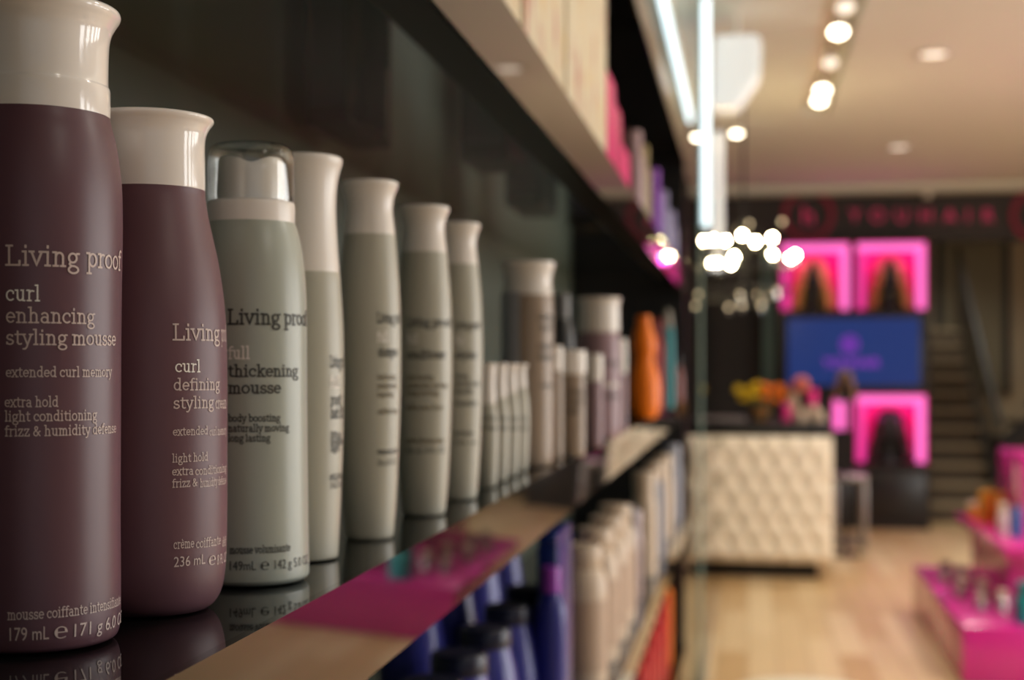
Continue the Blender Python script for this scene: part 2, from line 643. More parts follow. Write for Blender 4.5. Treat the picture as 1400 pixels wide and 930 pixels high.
INKS = {'p': C_INK_PALE, 'w': C_INK_WHITE, 'd': C_INK_DARK, 't': C_INK_TAN}


class Bottle:
    """turned bottle whose silhouette is given by half-widths R at heights v, both read at scale k"""

    def __init__(self, name, label, cat, uc, vb, group=None, z=DECK, d=None):
        p = atz(uc, vb, z) if d is None else None
        self.pos = p
        self.uc, self.vb = uc, vb
        self.d = depth(p)
        self.k = self.d / F
        self.root = thing(name, label, cat, (p.x, p.y, p.z + 0.0004), 0.0, group)
        self.view = math.atan2(-p.y, -p.x)
        self.prof = None

    def pr(self, pts, n=6):
        return [(max(1e-4, R) * self.k if R < 500 else 0, z) for R, z in spline([(R, (self.vb - v) * self.k) for R, v in pts], n)]

    def body(self, pts, m, name='body', n=6):
        base = [(0.86 * pts[0][0], self.vb + 0.0), (0.95 * pts[0][0], self.vb - 1.2)] if pts[0][1] < self.vb - 1 else []
        prof = self.pr([(R, v) for R, v in base] + list(pts), n)
        prof = [(r, max(0.0, z)) for r, z in prof]
        self.prof = prof
        return link_mesh(name, lathe(NB(), prof, 64), m, self.root, 50)

    def cap(self, pts, m, name='cap', n=6, seg=64):
        return link_mesh(name, lathe(NB(), self.pr(pts, n), seg), m, self.root, 40)

    def rad(self, z):
        P = self.prof
        for (r0, z0), (r1, z1) in zip(P, P[1:]):
            if min(z0, z1) <= z <= max(z0, z1) and abs(z1 - z0) > 1e-9:
                return r0 + (r1 - r0) * (z - z0) / (z1 - z0)
        return P[-1][0] if z > P[-1][1] else P[0][0]

    def wrap(self, bm, R, beta0, sx, sz, z0):
        for v in bm.verts:
            z = z0 + v.co.y * sz
            a = self.view + beta0 + v.co.x * sx / R
            r = self.rad(z) + 0.00022
            v.co = Vector((r * math.cos(a), r * math.sin(a), z))
        return bm

    def find(self, u, v):
        """angle from the viewing direction and height at which the wall is met by pixel u, v"""
        z = (self.vb - v) * self.k
        lo = 0.0
        for _ in range(3):
            R = self.rad(z)
            lim = math.acos(min(1, R / math.hypot(self.pos.x, self.pos.y))) - 0.03
            a, b = -lim, lim
            for _i in range(30):
                m = (a + b) / 2
                q = self.pos + Vector((R * math.cos(self.view + m), R * math.sin(self.view + m), z)) - Vector((0, 0, EYE))
                if CX + F * q.dot(_r) / q.dot(_f) < u:
                    a = m
                else:
                    b = m
            z = EYE - (v - 500) * q.dot(_f) / F - self.pos.z
        return m, z

    def lettering(self, lines, name='printed_lettering', w=0.15):
        """lines: (text, u0, u1 or None, baseline v at u0, x-height px, ink, sans?)"""
        by, last, blk = {}, None, 0
        for ln in lines:
            text, u0, u1, v, xh, ink = ln[:6]
            sans = len(ln) > 6 and ln[6]
            zg = (self.vb - v) * self.k
            R = self.rad(zg)
            b0, z0 = self.find(u0, v)
            dp = self.d - R * math.cos(b0)
            sz = xh * dp / F
            if sans:
                bm, W = sans_text(text)
                sz *= 1.0 / 0.52
            else:
                bm, W = slab_text(text, w)
            sx = sz
            if u1 is not None:
                b1 = self.find(u1, v)[0]
                sx = R * (b1 - b0) / W
            self.wrap(bm, R, b0, sx, sz, z0)
            if last is not None and abs(v - last[0]) > 2.3 * max(last[1], xh):
                blk += 1
            last = (v, xh)
            tgt = by.setdefault((min(blk, 3), ink), NB())
            me = bpy.data.meshes.new('tmp')
            bm.to_mesh(me)
            bm.free()
            tgt.from_mesh(me)
            bpy.data.meshes.remove(me)
        NM = ['brand_lettering', 'product_lettering', 'claim_lettering', 'volume_lettering']
        last_blk = max(k[0] for k in by)
        for (blk, ink), bm in by.items():
            nm = NM[3] if (blk == last_blk and blk > 0) else NM[blk]
            o = link_mesh(nm, bm, INKS[ink], self.root, 0)
            o['label'] = {'w': 'white printed lettering', 'p': 'pale printed lettering', 'd': 'charcoal printed lettering', 't': 'tan printed lettering'}[ink]


G_ROW = 'hair care bottles along the sharp shelf'
# 1 -- tall plum mousse can
b = Bottle('mousse_bottle', 'tallest plum bottle with stepped white cap, nearest on the shelf, lettered curl enhancing styling mousse', 'bottle', 48, 877, G_ROW)
b.body([(105, 874), (110, 868), (113, 850), (113.5, 800), (113, 700), (113.5, 580), (114, 460), (115, 380), (116, 310), (114.5, 250), (108, 200), (101, 172), (97, 155), (90, 146)], C_PLUM)
b.cap([(92, 160.5), (98.5, 161), (99.5, 158), (99.5, 128), (98.8, 121), (97, 118), (97, 90), (98, 62), (101, 46), (107, 34), (112, 26), (113.5, 21), (112, 16), (106, 13), (95, 12.5), (40, 12)], C_CAP, 'cap')
b.lettering([
    ('Living', 7, 108, 364, 18.5, 'p'), ('proof', 117, 164.2, 366, 18.5, 'p'),
    ('curl', 8, 55.5, 412.6, 14, 'w'),
    ('enhancing', 8, 129, 442.6, 13.8, 'p'),
    ('styling mousse', 8, 157.5, 472.6, 13.6, 'p'),
    ('extended curl memory', 8, 152, 517, 9.2, 'p'),
    ('extra hold', 6.5, 80, 558, 9.4, 'p'),
    ('light conditioning', 6.5, 132, 577.6, 9.4, 'p'),
    ('frizz & humidity defense', 6.5, 158, 598, 9.4, 'p'),
    ('mousse coiffante intensifiante', 10, 163.4, 849, 9.5, 'p'),
    ('179 mL', 10, 67, 878, 13.5, 'p', True), ('\u212e', 72, 92, 875.5, 16, 'p', True), ('171 g 6.0 OZ', 97, 163.4, 873, 13.5, 'p', True)])

# 2 -- shorter plum styling cream bottle
b = Bottle('styling_cream_bottle', 'rounded plum bottle with flared white cap behind the tallest bottle, lettered curl defining', 'bottle', 205, 833, G_ROW)
b.body([(78, 832), (88, 824), (96, 809), (101, 785), (103, 750), (104, 690), (104, 615), (104, 530), (103.3, 470), (100.5, 420), (93, 365), (84.5, 325), (78, 295), (74.5, 272), (73, 258), (65, 250)], C_PLUM2)
b.cap([(66, 261), (73.5, 261.5), (74.3, 259), (74, 230), (73.8, 200), (75.5, 186), (80, 176), (84.5, 170), (86, 166.5), (85, 163.5), (80, 162), (70, 161.6), (30, 161.4)], C_CAP)
b.lettering([
    ('Living', 235.4, 299.5, 466, 15, 'p'), ('proof', 302, 308.6, 467.5, 15, 'p'),
    ('curl', 239, 274, 510, 11, 'w'),
    ('defining', 236.5, 299.5, 535, 10.8, 'p'),
    ('styling', 236.5, 291.5, 560, 10.8, 'p'), ('cream', 294, 308.6, 560, 10.8, 'p'),
    ('extended', 236, 284, 597, 7.6, 'p'), ('curl memory', 286, 308.6, 597, 7.6, 'p'),
    ('light hold', 235, 284, 633.6, 7.6, 'p'),
    ('extra', 235, 264, 651.5, 7.6, 'p'), ('conditioning', 266.5, 308.5, 651, 7.6, 'p'),
    ('frizz & ', 235, 272, 668, 7.6, 'p'), ('humidity defense', 273, 308.5, 667.5, 7.6, 'p'),
    ('cr\u00e8me', 237, 265, 752, 8.5, 'p'), ('coiffante', 267.5, 301, 751, 8.5, 'p'), ('d\u00e9fi', 303, 308.2, 749, 8.5, 'p'),
    ('236 mL', 237, 280, 777, 10.5, 'p', True), ('\u212e', 283.5, 294, 775, 12.5, 'p', True), ('8 FL OZ', 296, 308, 774, 10.5, 'p', True)])

# 3 -- sage mousse can under a clear overcap
b = Bottle('mousse_can', 'sage grey can with clear domed overcap, lettered full thickening mousse', 'bottle', 343, 793.5, G_ROW)
b.body([(72, 792.5), (77.5, 788), (79, 780), (78.4, 740), (77.6, 690), (76.6, 600), (76, 500), (75.6, 440), (74.2, 392), (71, 355), (66.5, 330), (61.5, 312), (57, 303), (50, 298)], C_SAGE2)
b.cap([(50, 309), (58.5, 309.5), (59.5, 307), (59.5, 284), (58, 279), (55, 277.5), (44, 277), (20, 276.8)], C_CAPM, 'collar')
# nozzle button with a dished finger rest
seg, bm = 64, NB()
rings = []
for R, v, dip in ((42, 278, 0), (45.5, 276.5, 0), (46, 270, 0), (45, 240, 0.2), (43.5, 222, 1.0), (41.5, 218.5, 1.0), (36, 217.5, 1), (20, 217, 1), (0.2, 217, 1)):
    ring = []
    for i in range(seg):
        a = 2 * PI * i / seg
        x, y = R * math.cos(a), R * math.sin(a)
        t = a - b.view
        lat = R * math.sin(t)
        dd = dip * 9.5 * math.exp(-(lat / 17) ** 2)
        ring.append(bm.verts.new((x * b.k, y * b.k, (b.vb - v - dd) * b.k)))
    rings.append(ring)
for a_, b_ in zip(rings, rings[1:]):
    for i in range(seg):
        j = (i + 1) % seg
        bm.faces.new((a_[i], a_[j], b_[j], b_[i]))
bm.faces.new(rings[-1])
bm.faces.new(rings[0][::-1])
link_mesh('nozzle_button', bm, C_CAPM, b.root, 50)
C_CLEAR = clear_mat('clear_overcap_plastic', (0.97, 0.975, 0.97, 1), 1.5, 0.06, 1.3)
outer = b.pr([(57.5, 279), (58.3, 276), (58.3, 240), (58, 222), (56.5, 211), (52, 203.5), (44, 200), (25, 198.8), (0.01, 198.5)])
inner = b.pr([(0.01, 201), (25, 201.3), (43, 202.5), (50, 206), (54.3, 212.5), (55.8, 222), (56, 240), (56, 276), (56.0, 279)])
link_mesh('clear_overcap', lathe(NB(), outer + inner, 64, cap0=False, cap1=False), C_CLEAR, b.root, 50)
b.lettering([
    ('Living', 311, 383, 444.4, 13.8, 'd'), ('proof', 388, 418.6, 445, 13.8, 'd'),
    ('full', 311.5, 342, 491.7, 11, 'w'),
    ('thickening', 312, 407, 516, 10.6, 'd'),
    ('mousse', 312, 384, 539, 10.6, 'd'),
    ('body boosting', 312, 383, 577.7, 6.6, 'd'),
    ('naturally moving', 312, 395, 591.5, 6.6, 'd'),
    ('long lasting', 312, 369.5, 605, 6.6, 'd'),
    ('mousse volumisante', 314, 397, 758, 7, 'd'),
    ('149mL', 312, 350, 781, 9.5, 'd', True), ('\u212e', 355, 368, 781, 11, 'd', True), ('142 g 5.0 OZ', 373, 420.5, 780, 9.5, 'd', True)], w=0.2)

# 4 -- tall waisted cap
b = Bottle('root_spray_bottle', 'slim sage bottle with extra long waisted white cap, just behind the clear capped can', 'bottle', 415, 764, G_ROW)
b.body([(45.5, 762), (47.2, 755), (50, 700), (52.6, 640), (54.2, 580), (55, 510), (54, 450), (51.5, 405), (49, 374), (42, 366)], C_SAGE)
b.cap([(42, 374), (48.3, 374.5), (48.9, 372), (46.4, 340), (44.4, 305), (44, 280), (45.6, 255), (49, 237), (52.2, 226), (53, 221), (51.5, 217.5), (46, 216), (20, 215.6)], C_CAPM)
b.lettering([('Living', 451, 465, 503, 10.5, 'd'), ('proof', 466, 469.5, 503, 10.5, 'd'), ('full', 451, 464, 531, 10.5, 'w'), ('root', 452, 466, 555, 10.5, 'd'),
             ('hair lift', 452, 468.5, 573, 10.5, 'd'), ('lifting', 452, 466, 601, 6.5, 'd'), ('volume', 452, 468, 610, 6.5, 'd'), ('light', 452, 464, 618.5, 6.5, 'd'),
             ('soin racines', 451, 467, 657, 6.5, 'd'), ('163 mL', 450.5, 466.5, 670, 9, 'd', True)], w=0.22)

SHAM = [(30.2, 0), (32.4, 4), (33.5, 12), (36.5, 50), (39.7, 115), (42.0, 185), (42.8, 250), (42.2, 300), (40, 350), (36.6, 392), (34.4, 412), (30, 418)]
SHCAP = [(30, 409), (34.2, 408), (34.8, 411), (33.2, 425), (31.6, 440), (31.8, 452), (34.5, 465), (38.0, 474), (39.2, 478), (38.4, 481), (34, 482.6), (15, 483)]


def shampoo(uc, vb, rs, name, label, lines):
    q = Bottle(name, label, 'bottle', uc, vb, G_ROW)
    sc = 0.793 / q.d                            # profile drawn at the scale of the first of the three
    q.body([(R * rs * sc, vb - z * sc) for R, z in SHAM], C_SAGE)
    q.cap([(R * rs * sc, vb - z * sc) for R, z in SHCAP], C_CAPM)
    q.lettering(lines, w=0.22)
    return q


shampoo(505, 736, 1.0, 'shampoo_bottle', 'first of three sage bottles with short flared caps, lettering only at its right edge',
        [('Living', 515, 538, 442, 9, 'd'), ('proof', 540, 546.5, 442, 9, 'd'), ('full', 515, 531, 468, 9, 'w'), ('shampoo', 517, 543, 488, 9, 'd'),
         ('body boosting', 516, 541, 520, 5, 't'), ('naturally moving', 516, 542, 532, 5, 't'), ('long lasting', 516, 538, 543.5, 5, 't'), ('sulfate free', 517, 543, 567, 5, 't'),
         ('shampooing volume', 516, 543, 622, 5, 'd'), ('236 mL 8 FL OZ', 516, 541, 638, 7, 'd', True)])
shampoo(579, 704, 1.05, 'conditioner_bottle', 'middle of three sage bottles with short flared caps, lettered across its face',
        [('Living', 556, 588, 447, 8, 'd'), ('proof', 591, 616, 447, 8, 'd'), ('full', 556, 572, 470, 8, 'w'), ('conditioner', 557, 609, 491, 8, 'd'),
         ('body boosting', 556, 593, 520, 4.5, 't'), ('naturally moving', 556, 612, 531, 4.5, 't'), ('long lasting', 556, 600, 541, 4.5, 't'), ('silicone free', 556, 606, 561, 4.5, 't'),
         ('apr\u00e8s shampooing', 555, 607, 606, 4.5, 't'), ('236 mL 8 FL OZ', 554, 608, 620.5, 6, 'd', True)])
shampoo(625.5, 682.5, 1.03, 'styler_bottle', 'last of three sage bottles with short flared caps, beside the small travel bottles',
        [('Living', 621, 642, 450, 7, 'd'), ('proof', 643, 656, 450, 7, 'd'), ('full', 622, 634, 471, 7, 'w'), ('styler', 622, 652, 491, 7, 'd'),
         ('body boosting', 622, 640, 518, 4, 'd'), ('naturally moving', 622, 655, 528, 4, 'd'), ('long lasting', 622, 646, 538, 4, 'd'), ('humidity', 622, 652, 555, 4, 'd'),
         ('volume', 620, 648, 596, 4, 'd'), ('236 mL', 620, 652, 609, 5, 'd', True)])

# four travel bottles
names = ['sage travel bottle with white cap, nearest of four by the tall taupe bottle', 'sage travel bottle with white cap, second of four from the front',
         'sage travel bottle with white cap, third of four from the front', 'sage travel bottle with white cap, farthest of four, touching the tall taupe bottle']
for i, (uc, vb) in enumerate(((666, 667), (681, 659), (695, 652), (708, 645.5))):
    q = Bottle('travel_bottle', names[i], 'bottle', uc, vb, 'sage travel bottles on the sharp shelf')
    q.body([(11.5, vb - 0.5), (13, vb - 4), (14.2, vb - 20), (15.3, vb - 50), (15.6, vb - 75), (14.6, vb - 98), (12.3, vb - 112), (10.5, vb - 116)], C_SAGE, n=4)
    top = 500 + (vb - 500) * 0.0 - (2.5 - i * 0.3)
    q.cap([(10.5, vb - 115), (12.2, vb - 115), (11.4, vb - 128), (11.0, vb - 140), (12.4, top + 6), (13.4, top + 2), (12.6, top), (5, top - 0.3)], C_CAPM, n=4)
    q.lettering([('Living', uc - 6, uc + 12, 575, 4, 'd'), ('full shampoo', uc - 6, uc + 13, 588, 4, 'd')], w=0.22)

# taupe family
b = Bottle('taupe_bottle', 'tall taupe bottle with flared white cap and pale grey label, behind the travel bottles', 'bottle', 721, 638, G_ROW)
b.body([(31, 637.5), (34, 632), (35.5, 615), (36, 560), (36, 480), (35.8, 430), (34, 404), (30, 398)], C_TAUPE)
b.cap([(30, 404), (34.5, 404), (33, 393), (32.8, 383), (35, 372), (37.5, 365), (37.5, 361), (35, 359.5), (15, 359)], C_CAPM)
bm = NB()
for i in range(13):
    for j in range(2):
        a = b.view + math.radians(-86 + 70 * i / 12)
        r = b.rad((b.vb - 440) * b.k) + 0.0003
        bm.verts.new((r * math.cos(a), r * math.sin(a), (b.vb - (402 + 112 * j)) * b.k))
bm.verts.ensure_lookup_table()
for i in range(12):
    bm.faces.new((bm.verts[2 * i], bm.verts[2 * i + 2], bm.verts[2 * i + 3], bm.verts[2 * i + 1]))
link_mesh('side_label', bm, mat('lavender_grey_label', srgb(176, 176, 184), 0.4), b.root)
b.lettering([('Living', 735, 755, 438, 6, 'd'), ('proof', 738, 755, 452, 6, 'd'), ('restore', 735, 756, 478, 6, 'd'), ('shampoo', 735, 756, 492, 6, 'd'), ('clean repair', 738, 756, 530, 4, 'd')], w=0.22)


def plain(name, label, uc, vb, prof, cap, mb, mc, group=G_ROW, letters=None, z=DECK):
    q = Bottle(name, label, 'bottle', uc, vb, group, z)
    q.body([(R, v) for R, v in prof], mb, n=4)
    if cap:
        q.cap(cap, mc, n=4, seg=40)
    if letters:
        q.lettering(letters, w=0.22)
    return q


plain('styling_jar', 'short taupe bottle with wide white cap in front of the mauve bottle', 781, 625, [(17, 624), (19, 620), (19.5, 590), (19.5, 540), (19, 514), (17, 509)],
      [(18, 512), (20, 512), (20.5, 508), (20.3, 484), (19, 480), (10, 479)], C_TAUPE, C_CAPM,
      letters=[('Living', 776, 798, 540, 5, 'd'), ('restore', 776, 798, 553, 5, 'd'), ('mask', 776, 792, 565, 5, 'd')])
plain('taupe_tube', 'small taupe bottle with white cap half hidden behind the tall taupe bottle', 757, 629, [(11, 628), (13, 622), (13, 560), (12.5, 508), (10, 504)],
      [(11, 508), (12.5, 507), (12.5, 478), (11, 474), (5, 473)], C_TAUPE, C_CAPM)
plain('mauve_bottle', 'broad mauve bottle with big white cap behind the short taupe bottle', 818, 600, [(27, 599), (29.5, 592), (30.5, 570), (30.5, 500), (29.5, 470), (27, 454), (24, 450)],
      [(24, 455), (28, 455), (28.8, 450), (28.5, 418), (30.5, 411), (29.5, 408), (12, 407.5)], C_MAUVE, C_CAPM,
      letters=[('Living', 822, 846, 500, 5, 'd'), ('timeless', 822, 846, 530, 5, 'w'), ('shampoo', 822, 846, 545, 5, 'd')])
plain('mauve_tube', 'small mauve bottle with white cap in front of the broad mauve bottle', 812, 612, [(10, 611), (12, 607), (12.3, 570), (12, 522), (10, 518)],
      [(10.5, 521), (12.2, 520), (12.4, 490), (11, 485), (5, 484.5)], C_MAUVE, C_CAPM)
plain('mauve_serum_bottle', 'slim mauve bottle with tall white cap at the far side of the broad mauve bottle', 848, 592, [(7.5, 591), (9, 587), (9.2, 550), (9, 512), (7.5, 508)],
      [(8, 511), (9, 510), (9, 470), (8, 464), (4, 463.5)], C_MAUVE, C_CAPM)
plain('charcoal_pump_bottle', 'dark grey bottle with grey cap standing back between taupe and mauve bottles', 768, 606, [(15, 605), (18, 598), (18, 520), (17, 460), (12, 440), (9, 434)],
      [(9, 436), (11, 434), (11, 408), (9, 402), (4, 401)], mat('charcoal_plastic', srgb(60, 60, 62), 0.4), mat('mid_grey_plastic', srgb(120, 120, 122), 0.4))

# orange gourd bottle, teal tube and their neighbours, further down the same shelf
M_OR = mat('translucent_orange_plastic', (1.0, 0.22, 0.0, 1), 0.45)
plain('gourd_bottle', 'bright orange gourd shaped bottle with two bulges and narrow neck', 880, 574, [(12, 573.5), (17, 571), (21, 560), (22.5, 540), (21, 518), (16, 499), (14.5, 490), (16.5, 480), (17, 468), (14, 455), (10.5, 446), (10, 440), (10, 434), (8, 432)],
      None, M_OR, None, 'coloured bottles at the far end of the sharp shelf')
plain('teal_tube', 'upright teal tube with pointed grey cap beside the orange bottle', 913, 559, [(7, 558.5), (8.5, 556), (8.8, 520), (8.5, 480), (7.5, 452), (6, 448)],
      [(5.5, 450), (6.5, 448), (6, 436), (4, 426), (2, 423)], mat('teal_plastic', srgb(44, 138, 150), 0.4), mat('grey_cap_plastic', srgb(150, 146, 138), 0.4), 'coloured bottles at the far end of the sharp shelf')
plain('red_bottle', 'dark red bottle standing between the orange bottle and the teal tube', 900, 562, [(5.5, 561), (7, 557), (7, 500), (6.5, 470), (4, 460)],
      [(4, 462), (5, 460), (4.6, 440), (2, 437)], mat('dark_red_plastic', srgb(170, 30, 40), 0.35), mat('red_cap', srgb(150, 24, 34), 0.35), 'coloured bottles at the far end of the sharp shelf')
plain('rose_bottle', 'small dusty rose bottle past the teal tube near the shelf end', 927, 552, [(5, 551.5), (7, 546), (7, 520), (5, 506), (3, 500)],
      [(3, 502), (3.6, 500), (3.4, 488), (1.5, 486)], mat('dusty_rose_plastic', srgb(150, 100, 100), 0.4), M_black, 'coloured bottles at the far end of the sharp shelf')

# ------------------------------------------------------------------ goods on the upper shelf
M_blossom = blossom_mat('blossom_card', srgb(226, 214, 186), srgb(176, 60, 76), srgb(226, 176, 60), 22.0)


def carton(name, label, x0, x1, y0, y1, z, h, m, group, bev=0.0015, flap=True, cat='box'):
    """folding carton: body with a tuck-in lid"""
    t = thing(name, label, cat, ((x0 + x1) / 2, (y0 + y1) / 2, z + 0.0004), 0, group)
    a, c = (x1 - x0) / 2, (y1 - y0) / 2
    link_mesh('body', box(NB(), -a, a, -c, c, 0, h - 0.012, bev), m, t)
    bm = NB()
    box(bm, -a + 0.0006, a - 0.0006, -c + 0.0006, c - 0.0006, h - 0.012, h, 0.002)
    link_mesh('lid', bm, m, t)
    return t


XF = -0.195
bounds = [(585, 640), (643, 712), (717, 772), (776, 829)]
lab = ['cream blossom printed carton on the upper shelf, nearest of the row', 'cream blossom carton on the upper shelf, second from the near end',
       'cream carton with yellow blooms on the upper shelf, third from the near end', 'cream carton with red blooms on the upper shelf, last before the pink boxes']
for (ua, ub), l in zip(bounds, lab):
    ya, yb = atx(ua, 200, XF).y, atx(ub, 200, XF).y
    carton('blossom_carton', l, XF - 0.07, XF, ya, yb, Z_UP, 0.33, M_blossom, 'blossom cartons on the upper shelf')
M_hot = mat('hot_pink_card', srgb(232, 32, 128), 0.35)
M_hot2 = mat('deep_pink_card', srgb(205, 30, 110), 0.35)
for i, (ua, ub, top, l) in enumerate(((831, 841, 95, 'tallest hot pink box on the upper shelf, right after the cream cartons'),
                                      (842, 850, 140, 'hot pink box of middle height on the upper shelf'),
                                      (851, 861, 195, 'lowest hot pink box on the upper shelf, farthest of the three'))):
    ya, yb = atx(ua, 200, XF).y, atx(ub, 200, XF).y
    zt = atx(ua, top, XF).z - Z_UP
    carton('pink_carton', l, XF - 0.07, XF, ya, yb, Z_UP, zt, M_hot if i != 1 else M_hot2, 'pink boxes on the upper shelf')


def flacon(name, label, x, y, z, r, h, mb, mc, group, caph=0.22, neck=0.55):
    """shouldered bottle with a straight cap"""
    t = thing(name, label, 'bottle', (x, y, z + 0.0004), 0, group)
    hb = h * (1 - caph)
    prof = spline([(r * 0.9, 0), (r, 0.004), (r, hb * 0.4), (r * 0.99, hb * 0.8), (r * 0.86, hb * 0.93), (r * neck, hb)], 4)
    prof = [(r_, max(0.0, z_)) for r_, z_ in prof]
    link_mesh('body', lathe(NB(), prof, 32), mb, t, 50)
    rc = r * neck * 1.12
    link_mesh('cap', lathe(NB(), [(rc, hb), (rc, h * 0.985), (rc * 0.93, h), (rc * 0.3, h)], 28), mc, t, 40)
    return t


M_olive = mat('olive_gold_plastic', srgb(150, 132, 84), 0.35)
M_rosegrey = mat('rose_grey_plastic', srgb(170, 140, 146), 0.35)
M_purple = mat('purple_plastic', srgb(128, 52, 176), 0.35)
M_lav = mat('lavender_plastic', srgb(140, 134, 176), 0.4)
for u, top, m, nm, l in ((864, 180, M_rosegrey, 'rose_grey_bottle', 'rose grey bottle on the upper shelf behind the pink boxes'),
                         (874, 200, M_olive, 'olive_bottle', 'olive gold bottle on the upper shelf before the purple one'),
                         (891, 232, M_purple, 'purple_bottle', 'vivid purple bottle on the upper shelf'),
                         (903, 262, M_lav, 'lavender_bottle', 'pale lavender bottle on the upper shelf behind the purple one'),
                         (914, 290, M_lav, 'lavender_bottle', 'last pale lavender bottle at the far end of the upper shelf')):
    p = atx(u, top, -0.215)
    flacon(nm, l, -0.215, p.y, Z_UP, 0.024, p.z - Z_UP, m, m, 'bottles at the far end of the upper shelf', 0.2, 0.7)

# dark packs of hair pieces standing at the back of the glass shelf
M_card = mat('slate_card', srgb(74, 74, 84), 0.5)
M_brown_hair = mat('brown_hair', srgb(96, 66, 40), 0.45, noise=0.5, nscale=120)
M_ginger_hair = mat('ginger_hair', srgb(176, 74, 26), 0.45, noise=0.4, nscale=120)
M_packfilm = clear_mat('pack_film', (0.9, 0.9, 0.9, 1), 1.45)


def hair_pack(label, x0, x1, y0, y1, h, hair):
    """upright pack: black frame and back, slate end card, lock of hair behind a clear front"""
    t = thing('hair_piece_pack', label, 'pack', ((x0 + x1) / 2, (y0 + y1) / 2, Z_UP + 0.0004), 0, 'packs of hair pieces on the glass shelf')
    a, c = (x1 - x0) / 2, (y1 - y0) / 2
    bm = NB()
    w = 0.010
    box(bm, -a, a, -c, c, 0, w)
    box(bm, -a, a, -c, c, h - w, h)
    box(bm, -a, a, -c, -c + w, w, h - w)
    box(bm, -a, a, c - w, c, w, h - w)
    box(bm, -a, -a + 0.003, -c + w, c - w, w, h - w)
    link_mesh('frame', bm, M_black_matte, t)
    link_mesh('end_card', box(NB(), -a + 0.004, a - 0.004, -c - 0.0006, -c, 0.02, h - 0.02), M_card, t)
    bm = NB()
    n = 40
    pr = []
    for i in range(n + 1):
        f = i / n
        r = (0.10 + 0.9 * math.sin(min(1, f * 1.5) * PI / 2)) * min(a * 0.7, 0.03) * (1 + 0.08 * math.sin(f * 23))
        pr.append((r, w + 0.002 + f * (h - 2 * w - 0.006)))
    lathe(bm, pr, 20, 0.002, 0, 0.55, 1.0 + c * 4)
    link_mesh('hair', bm, hair, t, 60)
    link_mesh('film', box(NB(), a - 0.0006, a, -c + w, c - w, w, h - w), M_packfilm, t)
    return t


hair_pack('black framed pack with a brown lock of hair, nearest on the glass shelf', -0.478, -0.430, 1.50, 1.69, 0.30, M_brown_hair)
hair_pack('black framed pack with a ginger lock, second on the glass shelf', -0.365, -0.305, 1.80, 1.93, 0.28, M_ginger_hair)
hair_pack('black framed pack with a bright ginger lock, third on the glass shelf', -0.395, -0.335, 2.32, 2.52, 0.28, M_ginger_hair)
hair_pack('black framed pack with a ginger lock, farthest on the glass shelf', -0.335, -0.275, 2.66, 2.85, 0.26, M_ginger_hair)

# ------------------------------------------------------------------ goods on the shelf below
M_navy = mat('navy_plastic', srgb(46, 50, 140), 0.34, coat=0.15)
M_navycap = mat('navy_cap', srgb(20, 24, 52), 0.35)
M_blue = mat('deep_blue_card', srgb(24, 46, 120), 0.3)
M_cream = mat('cream_bottle_plastic', srgb(212, 192, 172), 0.35)
M_creamlab = mat('cream_label', srgb(190, 164, 144), 0.5)
M_pinkgrey = mat('pink_grey_aluminium', srgb(170, 152, 152), 0.3, 0.3)
M_dark = mat('dark_brown_plastic', srgb(44, 36, 32), 0.35)
M_greyblue = mat('grey_blue_plastic', srgb(150, 152, 166), 0.4)
M_red = mat('red_card', srgb(190, 20, 26), 0.35)
M_orange = mat('orange_card', srgb(238, 130, 20), 0.35)


def navy(u, v, label, X=-0.250):
    p = atx(u, v, X)
    t = thing('navy_bottle', label, 'bottle', (X, p.y, Z_LOW + 0.0004), 0, 'navy blue bottles on the shelf below')
    h = p.z - Z_LOW
    prof = spline([(0.030, 0), (0.0345, 0.005), (0.0365, h * 0.35), (0.0345, h * 0.6), (0.0295, h * 0.78), (0.0260, h * 0.86), (0.0245, h * 0.9)], 5)
    # oval, facets softened
    prof = [(r_, max(0.0, z_)) for r_, z_ in prof]
    link_mesh('body', lathe(NB(), prof, 40), M_navy, t, 50)
    link_mesh('cap', lathe(NB(), [(0.0248, h * 0.9), (0.0252, h * 0.905), (0.0252, h * 0.985), (0.0235, h), (0.01, h)], 40), M_navycap, t, 40)
    return t


navy(590, 930, 'navy blue bottle below the shelf edge, nearest and lowest in view')
navy(628, 892, 'navy blue bottle, second from the near end on the shelf below')
navy(663, 858, 'navy blue bottle, third from the near end on the shelf below')
navy(694, 828, 'navy blue bottle, fourth from the near end on the shelf below')
navy(720, 803, 'navy blue bottle, last of the row, next to the tall blue carton')
for i_, (yb_, l_) in enumerate(((1.45, 'back row navy bottle, nearest of four behind the front row'), (1.62, 'back row navy bottle, second of four behind the front row'),
                            (1.79, 'back row navy bottle, third of four behind the front row'), (1.96, 'back row navy bottle, farthest of four behind the front row'))):
    q_ = Vector((-0.345, yb_, Z_LOW + 0.215)) - Vector((0, 0, EYE))
    navy(CX + F * q_.dot(_r) / q_.dot(_f), CY - F * q_.dot(_u) / q_.dot(_f), l_, -0.345)
# violet pump behind the last of them
p = atx(734, 775, -0.22)
flacon('violet_bottle', 'small violet capped bottle between the navy bottles and the blue carton', -0.205, p.y, Z_LOW, 0.018, p.z - Z_LOW, M_navy, mat('violet_cap', srgb(150, 60, 180), 0.3), None, 0.12, 0.5)
ya, yb = atx(762, 800, -0.2).y, atx(782, 800, -0.2).y
carton('blue_carton', 'tall deep blue carton between the navy and the cream bottles', -0.222, -0.2, ya, yb, Z_LOW, atx(762, 732, -0.2).z - Z_LOW, M_blue, None)


